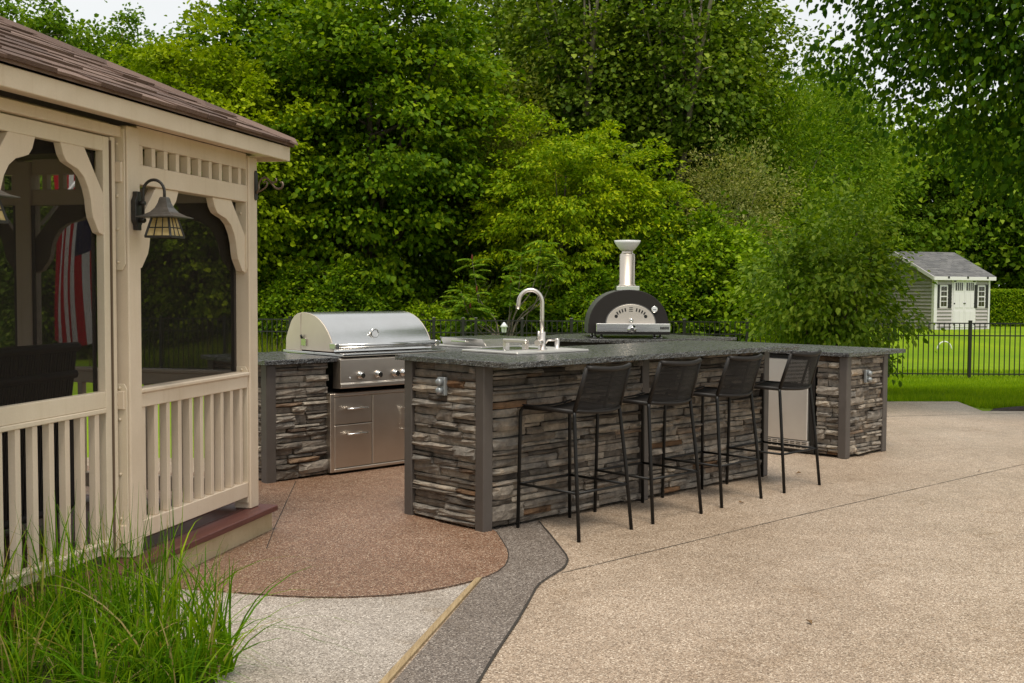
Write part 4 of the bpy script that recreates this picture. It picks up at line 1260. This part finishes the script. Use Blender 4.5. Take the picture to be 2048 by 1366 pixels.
def tree(name, label, cat, x, y, zbase, zc, cm, tm, mat, rot=0, s=1.0, group=None, sz=None):
    t = thing(name, label, cat, (x, y, zbase), rot, group)
    t.scale = (s, s, sz or s)
    c = link('crown', cm, t); c.location = (0, 0, zc); c['kind'] = 'stuff'
    if mat and mat != cm.materials[0].name:
        c.material_slots[0].link = 'OBJECT'; c.material_slots[0].material = MAT[mat]
    if tm: link('trunk', tm, t)
    return t

def T(px, Y): return px2(px, Y), Y
ZG = -.42
# crown library (metres)
maple, mC = crown(1, (3.9, 3.4, 5.6), 640, 84, .132, .105, 'leaf_maple', .66, .36, lobes=30, lob=.38, oval=True)
poplar, pC = crown(2, (3.3, 3.0, 6.4), 620, 66, .13, .12, 'leaf_poplar', .66, .6, lobes=26, lob=.36, inner=.25, oval=True)
locust, lC = crown(3, (2.4, 2.2, 2.7), 330, 90, .105, .055, 'leaf_locust', .44, .3, lobes=22, lob=.4, droop=.5)
bushc, bC = crown(4, (1.9, 1.7, 2.0), 280, 66, .12, .085, 'leaf_bright', .42, .55, lobes=18, droop=.3)
fine, fC = crown(5, (1.7, 1.6, 2.5), 280, 70, .075, .03, 'leaf_olive', .42, .8, lobes=16, droop=.1)
mT = trunk_mesh(1, 8.5, .22, mC, 16, 'bark', zc=6.1)
pT = trunk_mesh(2, 12, .17, pC, 12, 'bark_pale', zc=7.4, bend=.3)
pT2 = trunk_mesh(22, 12, .16, pC + np.array([0, -1.2, 0]), 14, 'bark_pale', lean=(.5, -3.3), zc=7.4, bend=.35)
lT = trunk_mesh(3, 4.6, .10, lC, 12, 'bark', zc=3.2)
bT = trunk_mesh(4, 2.6, .07, bC, 10, 'bark', zc=1.9)
fT = trunk_mesh(5, 3.6, .08, fC, 10, 'bark_pale', zc=2.6)

# big trees of the wood edge
x, y = T(745, 31); tree('maple_tree', 'broad dark green maple standing directly behind the grill', 'tree', x, y, ZG, 6.1, maple, mT, None, .3, 1.0)
x, y = T(560, 33.5); tree('maple_tree', 'dark maple at the right edge of the gazebo roof', 'tree', x, y, ZG, 6.1, maple, mT, None, 2.1, 1.06)
x, y = T(415, 29.0); tree('maple_tree', 'yellow-green maple rising above the gazebo roof', 'tree', x, y, ZG, 5.9, maple, mT, 'leaf_yellow', 4.0, .80)
x, y = T(880, 37); tree('poplar_tree', 'slim tree between the dark maple and the tall poplar pair', 'tree', x, y, ZG, 7.4, poplar, pT, 'leaf_poplar', 1.0, .82)
x, y = T(1175, 39); tree('poplar_tree', 'tall poplar with pale trunk behind the pizza oven chimney', 'tree', x, y, ZG, 7.4, poplar, pT2, None, -.25, 1.12)
x, y = T(1335, 38); tree('poplar_tree', 'tall poplar with leaning pale trunk right of the oven chimney', 'tree', x, y, ZG, 7.4, poplar, pT2, None, 0.05, 1.10)
x, y = T(1445, 41); tree('poplar_tree', 'poplar at the right end of the tall trees beside sky gap', 'tree', x, y, ZG, 7.4, poplar, pT, None, 5.2, 1.02)
x, y = T(1030, 43); tree('poplar_tree', 'distant poplar just left of the picture centre', 'tree', x, y, ZG, 7.4, poplar, pT, None, 3.9, 1.12)
x, y = T(120, 44); tree('poplar_tree', 'thin topped tree above the gazebo roof at left', 'tree', x, y, ZG, 7.0, poplar, pT, 'leaf_far', .7, .98)
x, y = T(20, 42); tree('poplar_tree', 'tree at the left picture edge above the gazebo hip', 'tree', x, y, ZG, 7.0, poplar, pT, 'leaf_far', 2.7, 1.04)
x, y = T(240, 45); tree('poplar_tree', 'tree peeking between yellow maple and gazebo roof', 'tree', x, y, ZG, 7.0, poplar, pT, 'leaf_far', 4.7, 1.0)
x, y = T(255, 33); tree('maple_tree', 'mid green maple behind the gazebo roof left of yellow maple', 'tree', x, y, ZG, 5.6, maple, mT, 'leaf_far', 5.1, .74)
# bright understorey behind the oven
x, y = T(1125, 30); tree('locust_tree', 'bright green feathery locust left of the oven chimney', 'tree', x, y, ZG, 3.6, locust, lT, None, .5, 1.08)
x, y = T(1250, 31); tree('locust_tree', 'bright green locust directly behind the oven chimney', 'tree', x, y, ZG, 3.3, locust, lT, None, 2.5, 1.0)
x, y = T(1040, 33); tree('locust_tree', 'bright locust top above the faucet', 'tree', x, y, ZG, 3.7, locust, lT, 'leaf_locust', 4.1, 1.0)
x, y = T(960, 33); tree('cedar_tree', 'dull green cedar between maple and locust', 'tree', x, y, ZG, 3.4, fine, fT, 'leaf_cedar', .8, 1.5)
x, y = T(1385, 29.5); tree('vine_thicket', 'vine covered thicket right of the pizza oven', 'bush', x, y, ZG, 1.75, bushc, bT, 'leaf_maple', .4, 1.12)
x, y = T(1455, 28.6); tree('vine_thicket', 'bright yellow-green thicket left of the big shrub', 'bush', x, y, ZG, 1.7, bushc, bT, 'leaf_bright', 2.4, .98)
x, y = T(1330, 28.2); tree('vine_thicket', 'low dark vine mound just behind the pizza oven', 'bush', x, y, ZG, 1.3, bushc, bT, 'leaf_maple', 3.6, .8)
x, y = T(1465, 34); tree('olive_bush', 'silvery olive bush above the yellow-green thicket', 'bush', x, y, ZG, 2.9, fine, fT, 'leaf_olive', 1.4, 1.25)
x, y = T(1560, 38); tree('willow_bush', 'light green willow bush behind the big shrub', 'bush', x, y, ZG, 3.2, fine, fT, 'leaf_maple', 2.2, 1.7)
x, y = T(1660, 44); tree('willow_bush', 'pale green willow left of the shed roof', 'bush', x, y, ZG, 3.4, fine, fT, 'leaf_far', 3.0, 1.9)
x, y = T(1720, 52); tree('maple_tree', 'hazy maple behind the shed ridge', 'tree', x, y, 0, 5.2, maple, mT, 'leaf_far', 1.9, .85)
x, y = T(1850, 55); tree('maple_tree', 'hazy maple above the shed roof', 'tree', x, y, 0, 5.4, maple, mT, 'leaf_far', .9, 1.0)
x, y = T(1985, 56); tree('maple_tree', 'hazy maple above the clipped hedge', 'tree', x, y, 0, 5.4, maple, mT, 'leaf_far', 5.0, 1.0)
x, y = T(2110, 54); tree('maple_tree', 'hazy maple at the right picture edge', 'tree', x, y, 0, 5.4, maple, mT, 'leaf_far', 3.3, 1.05)
x, y = T(1655, 47); tree('poplar_tree', 'slender tree in the gap between poplars and shade tree', 'tree', x, y, 0, 7.0, poplar, pT, 'leaf_far', 1.3, .86)
x, y = T(1600, 50); tree('maple_tree', 'hazy maple left of the shed above the willow bushes', 'tree', x, y, 0, 5.0, maple, mT, 'leaf_far', 4.3, .95)

# lower skirts of the wood edge
x, y = T(560, 28.5); tree('woodland_shrub', 'dark shrub beside the gazebo corner post behind fence', 'bush', x, y, ZG, 1.2, bushc, bT, 'leaf_maple', .2, .8)
x, y = T(690, 28.8); tree('woodland_shrub', 'dark shrub behind the grill lid', 'bush', x, y, ZG, 1.2, bushc, bT, 'leaf_maple', 1.9, .85)
x, y = T(850, 28.6); tree('woodland_shrub', 'yellow-green shrub behind the right end of grill', 'bush', x, y, ZG, .9, bushc, bT, 'leaf_bright', 3.1, .55)
x, y = T(945, 29.5); tree('woodland_shrub', 'dim shrub below the sumac branches', 'bush', x, y, ZG, 1.0, bushc, bT, 'leaf_maple', 4.4, .7)
x, y = T(1200, 28.4); tree('woodland_shrub', 'dark shrub left of the pizza oven', 'bush', x, y, ZG, 1.2, bushc, bT, 'leaf_maple', 5.5, .8)
x, y = T(1060, 29.2); tree('woodland_shrub', 'dark shrub behind the faucet', 'bush', x, y, ZG, 1.1, bushc, bT, 'leaf_maple', .9, .75)
x, y = T(330, 30); tree('woodland_shrub', 'brushy shrub seen through the gazebo window screen', 'bush', x, y, ZG, 1.6, bushc, bT, 'leaf_poplar', 2.0, 1.0)
x, y = T(440, 29.5); tree('woodland_shrub', 'brushy shrub beyond the gazebo screen near the corner post', 'bush', x, y, ZG, 1.6, bushc, bT, 'leaf_maple', 3.0, 1.0)
x, y = T(120, 30); tree('woodland_shrub', 'shrub behind the flag beyond the gazebo', 'bush', x, y, ZG, 1.8, bushc, bT, 'leaf_poplar', 4.0, 1.15)

# sumac: long compound fronds and bare crooked stems
sm_ = thing('sumac', 'sumac with long compound leaves and red cones behind faucet', 'bush', (px2(1010, 27.6), 27.6, ZG))
rs = np.random.RandomState(31); rr = random.Random(31); tips = []; g = MB()
for k in range(15):
    tx, tz = rr.uniform(-1.2, 1.3), rr.uniform(1.2, 3.1)
    ty = rr.uniform(-.5, .5)
    p = [Vector((.15 * rr.uniform(-1, 1), 0, 0)), Vector((tx * .25, ty * .3, tz * .4)), Vector((tx * .75, ty * .7, tz * .62)), Vector((tx, ty, tz))]
    g.tube(spl(p, 4), [.026 * (1 - .75 * i / 12) for i in range(13)], 6, False); tips.append((tx, ty, tz))
g.build('stem', 'bark_pale', sm_)
Ps, Ds, Ns = [], [], []
for tx, ty, tz in tips:
    for q in range(10):
        a = rr.uniform(0, 2 * PI); el = rr.uniform(-.2, .6); dv = Vector((math.cos(a), math.sin(a) * .8, el)); sd = Vector((-math.sin(a), math.cos(a), 0))
        Lf = rr.uniform(.40, .62)
        for i in range(13):
            t = (i + 1) / 14; c = Vector((tx, ty, tz - .06 * q)) + dv * Lf * t + Vector((0, 0, -.18 * t * t))
            for s in (-1, 1):
                Ps.append(c + sd * s * .055); Ds.append(sd * s + dv * .35 + Vector((0, 0, -.35))); Ns.append((rr.uniform(-.3, .3), rr.uniform(-.3, .3), 1))
c = link('crown', leaf_mesh('crown', np.array(Ps), np.array(Ds), np.array(Ns, float), .135, .04, 'leaf_sumac'), sm_); c['kind'] = 'stuff'
for k, (tx, ty, tz) in enumerate(tips[:6]):
    MB().lathe([(.008, 0), (.026, .03), (.022, .09), (.006, .15)], (tx, ty - .05, tz), 8).build('seed_cone', 'sumac_cone', sm_)

# multi-stem shrub behind the fridge counter
shc, sC = crown(8, (1.62, 1.3, 1.55), 270, 50, .085, .044, 'leaf_shrub', .30, .8, inner=.2, lobes=26, lob=.45, droop=.45, upb=.5, oval=True)
rr = random.Random(5); g = MB()
for k in range(11):
    a = rr.uniform(0, 2 * PI); c = Vector(sC[rr.randrange(len(sC))]) + Vector((0, 0, 1.55))
    b = Vector((.16 * math.cos(a), .16 * math.sin(a), 0))
    g.tube([b, b.lerp(c, .35) + Vector((0, 0, .15)), b.lerp(c, .7) + Vector((0, 0, .12)), c], [.03, .022, .015, .006], 6, False)
stem = g.mesh('trunk', 'bark')
x, y = T(1655, 17.4); tree('leafy_shrub', 'big multi-stem shrub behind the fridge counter in front of shed', 'shrub', x, y, zterr(x, y), 1.62, shc, stem, None, .4, 1.0)

# overhanging tree on the right, trunk outside the frame
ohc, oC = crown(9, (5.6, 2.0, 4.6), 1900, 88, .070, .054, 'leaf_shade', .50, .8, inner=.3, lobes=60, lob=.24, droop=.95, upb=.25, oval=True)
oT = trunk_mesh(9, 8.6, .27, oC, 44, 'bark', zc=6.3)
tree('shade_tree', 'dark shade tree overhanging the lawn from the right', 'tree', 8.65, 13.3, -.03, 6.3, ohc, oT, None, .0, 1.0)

# clipped hedge right of the shed
rs = np.random.RandomState(77); n = 14000
P = rs.uniform(-1, 1, (n, 3)) * np.array([4.0, .5, .75])
f = rs.randint(0, 3, n); sg = rs.choice([-1, 1], n)
P[f < 2, 1] = -.5 + rs.normal(size=(f < 2).sum()) * .05; P[f == 2, 2] = .75 + rs.normal(size=(f == 2).sum()) * .03
hm = leaf_mesh('hedge', P, rs.normal(size=(n, 3)), rs.normal(size=(n, 3)) * .5 + np.array([0, -.6, .8]), .10, .06, 'leaf_locust')
hd = thing('clipped_hedge', 'clipped green hedge at the right edge beyond the shed', 'hedge', (px2(2010, 46) + 2.6, 46.5, .75))
c = link('foliage', hm, hd); c['kind'] = 'stuff'
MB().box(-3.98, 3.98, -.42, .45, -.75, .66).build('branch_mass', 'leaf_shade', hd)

# far woodland: one mass behind everything
rs = np.random.RandomState(91); ncl, per = 3000, 34
cx = rs.uniform(-34, 44, ncl); cyy = rs.uniform(50, 66, ncl); cz = rs.rand(ncl) ** .8 * (10.2 + 1.6 * np.sin(cx * .55) + 1.2 * np.sin(cx * 1.7 + 1))
idx = np.repeat(np.arange(ncl), per); n = len(idx)
P = np.stack([cx, cyy, cz], 1)[idx] + rs.normal(size=(n, 3)) * np.array([.7, .7, .45])
fw = link('woodland', leaf_mesh('woodland', P, rs.normal(size=(n, 3)) + np.array([0, -.4, -.4]), rs.normal(size=(n, 3)) * .5 + np.array([0, -.4, .7]), .34, .24, 'leaf_far'))
fw['kind'] = 'stuff'; tag(fw, 'hazy distant woodland closing the view behind the trees', 'woodland')
# dense dark brush under the wood edge, left and centre
rs = np.random.RandomState(92); ncl, per = 900, 40
cx = rs.uniform(-19, 9.5, ncl); cyy = rs.uniform(31, 38, ncl); cz = ZG + rs.rand(ncl) * 3.4
idx = np.repeat(np.arange(ncl), per); n = len(idx)
P = np.stack([cx, cyy, cz], 1)[idx] + rs.normal(size=(n, 3)) * np.array([.5, .5, .35])
ub = link('undergrowth', leaf_mesh('undergrowth', P, rs.normal(size=(n, 3)) + np.array([0, -.3, -.3]), rs.normal(size=(n, 3)) * .5 + np.array([0, -.3, .7]), .16, .10, 'leaf_maple'))
ub['kind'] = 'stuff'; tag(ub, 'dense dark brush under the trees behind the fence', 'undergrowth')

def blades(name, base, h, lean, w, mat, seed, seg=1, curl=.5):
    """tapered grass blades: base (N,3), h (N,), lean (N,2)"""
    rs = np.random.RandomState(seed); N = len(base)
    ang = rs.uniform(0, 2 * PI, N); side = np.stack([np.cos(ang), np.sin(ang), np.zeros(N)], 1)
    ts = np.linspace(0, 1, seg + 1); rows = []
    for k, t in enumerate(ts):
        p = base.copy()
        p[:, 0] += lean[:, 0] * (t ** 1.6); p[:, 1] += lean[:, 1] * (t ** 1.6)
        p[:, 2] += h * (t - curl * np.hypot(lean[:, 0], lean[:, 1]) / (h + 1e-6) * t ** 3 * .5)
        ww = w * (1 - t ** 1.5 * .92)
        rows.append(p - side * (ww * .5)[:, None])
        rows.append(p + side * (ww * .5)[:, None])
    v = np.stack(rows, 1).reshape(-1, 3); nv = 2 * (seg + 1)
    i = np.arange(N)[:, None] * nv; fl = []
    for k in range(seg): fl.append(np.concatenate([i + 2 * k, i + 2 * k + 1, i + 2 * k + 3, i + 2 * k + 2], 1))
    f = np.stack(fl, 1).reshape(-1); nf = N * seg
    me = bpy.data.meshes.new(name)
    me.vertices.add(len(v)); me.vertices.foreach_set('co', v.astype(np.float32).ravel())
    me.loops.add(4 * nf); me.loops.foreach_set('vertex_index', f.astype(np.int32))
    me.polygons.add(nf); me.polygons.foreach_set('loop_start', np.arange(nf, dtype=np.int32) * 4); me.polygons.foreach_set('loop_total', np.full(nf, 4, np.int32))
    me.polygons.foreach_set('use_smooth', np.ones(nf, bool))
    me.update(calc_edges=True); me.validate(); me.materials.append(MAT[mat])
    return me

# lawn blades where the lawn is near enough to read
rs = np.random.RandomState(55); n = 200000
yy = 13.9 + (rs.rand(n) ** 2.2) * 13; xx = rs.uniform(3.9, 13.5, n)
keep = ((yy > 15.06) | (xx > 6.15 + .0)) & (yy > np.where(xx > 6.15, 14.42, 15.06)) | ((xx > 6.1) & (yy > 14.45))
xx, yy = xx[keep], yy[keep]; n = len(xx)
zz = np.array([zterr(a, b) for a, b in zip(xx, yy)])
h = rs.uniform(.03, .085, n) * (1 + .7 * (yy < 15.4) * rs.rand(n))
ga = link('lawn_grass', blades('lawn_grass', np.stack([xx, yy, zz], 1), h, rs.normal(size=(n, 2)) * .022, np.full(n, .009), 'lawn_blade', 3))
ga['kind'] = 'stuff'; tag(ga, 'short bright green lawn grass beyond the patio', 'grass')
# tall weeds along the fence
rs = np.random.RandomState(56); n = 22000
xx = rs.uniform(-9.5, 7.0, n); yy = 24.9 + rs.rand(n) ** 1.5 * 5
dn = .5 + .5 * np.sin(xx * 1.3) * np.sin(xx * .47 + 2); h = (.25 + .75 * rs.rand(n)) * (.5 + .5 * dn)
wd = link('tall_weeds', blades('tall_weeds', np.stack([xx, yy, np.full(n, ZG)], 1), h, rs.normal(size=(n, 2)) * .12, np.full(n, .022), 'weed_blade', 4, 2))
wd['kind'] = 'stuff'; tag(wd, 'tall yellow-green weeds growing along the fence', 'weeds')

# ornamental grass clumps in the foreground bed
def clump(label, x, y, n, hmax, spread, seed):
    rs = np.random.RandomState(seed)
    a = rs.uniform(0, 2 * PI, n); r = np.sqrt(rs.rand(n)) * .20
    b = np.stack([x + r * np.cos(a), y + r * np.sin(a), np.full(n, .02)], 1)
    h = hmax * rs.uniform(.45, 1.08, n) ** 1.0
    an = a * .5 + rs.uniform(0, 2 * PI, n); ln_ = rs.rand(n) ** 1.5 * spread * 2.2 + .03
    lean = np.stack([np.cos(an) * ln_, np.sin(an) * ln_], 1)
    b[:, 0] -= 0; 
    me = blades('ornamental_grass', b, h, lean, rs.uniform(.006, .014, n), 'grass_blade', seed, 7, 1.0)
    o = link('ornamental_grass', me)
    tag(o, label, 'grass clump', 'ornamental grass clumps beside the gazebo')
clump('arching grass clump nearest the pale slab', -1.27, 4.20, 220, .58, .26, 1)
clump('arching grass clump in front of the gazebo middle post', -1.52, 4.46, 170, .66, .26, 2)
clump('arching grass clump at the left picture edge', -1.95, 4.42, 190, .62, .28, 3)
clump('low grass clump at the bottom left corner', -1.70, 4.02, 240, .44, .24, 4)
clump('thin grass clump between the post and left edge', -1.74, 4.62, 110, .66, .28, 5)
clump('low grass tuft at the bottom edge beside pale slab', -1.34, 3.95, 260, .36, .24, 6)
# a few fallen leaves on the patio
rr = random.Random(3)
lf = leaf_mesh('fallen_leaf', np.zeros((1, 3)), np.array([[1.0, 0, 0]]), np.array([[0, 0, 1.0]]), .05, .03, 'leaf_dry', .3)
for k, (x, y, lb) in enumerate(((2.35, 9.02, 'small dry leaf on patio between island and fridge counter'), (5.2, 10.55, 'small dry leaf on the open patio at right'),
                                (1.62, 7.75, 'dry leaf on patio beneath the third stool'), (1.35, 4.95, 'dry leaf on the tan patio near the bottom'), (3.9, 9.2, 'dry leaf lying near the long patio joint'))):
    o = link('fallen_leaf', lf); o.location = (x, y, .012); o.rotation_euler = (rr.uniform(-.3, .3), 0, rr.uniform(0, 6)); tag(o, lb, 'leaf', 'fallen leaves on the patio')

hp = MB().tube([(.22 * math.cos(a), 0, .25 * math.sin(a)) for a in [PI * k / 14 for k in range(15)]], .02, 8).build('lawn_hoop', 'flower_white')
hp.location = (px2(1890, 34), 34, zterr(0, 34)); tag(hp, 'small white wire hoop standing in the shed lawn', 'hoop')
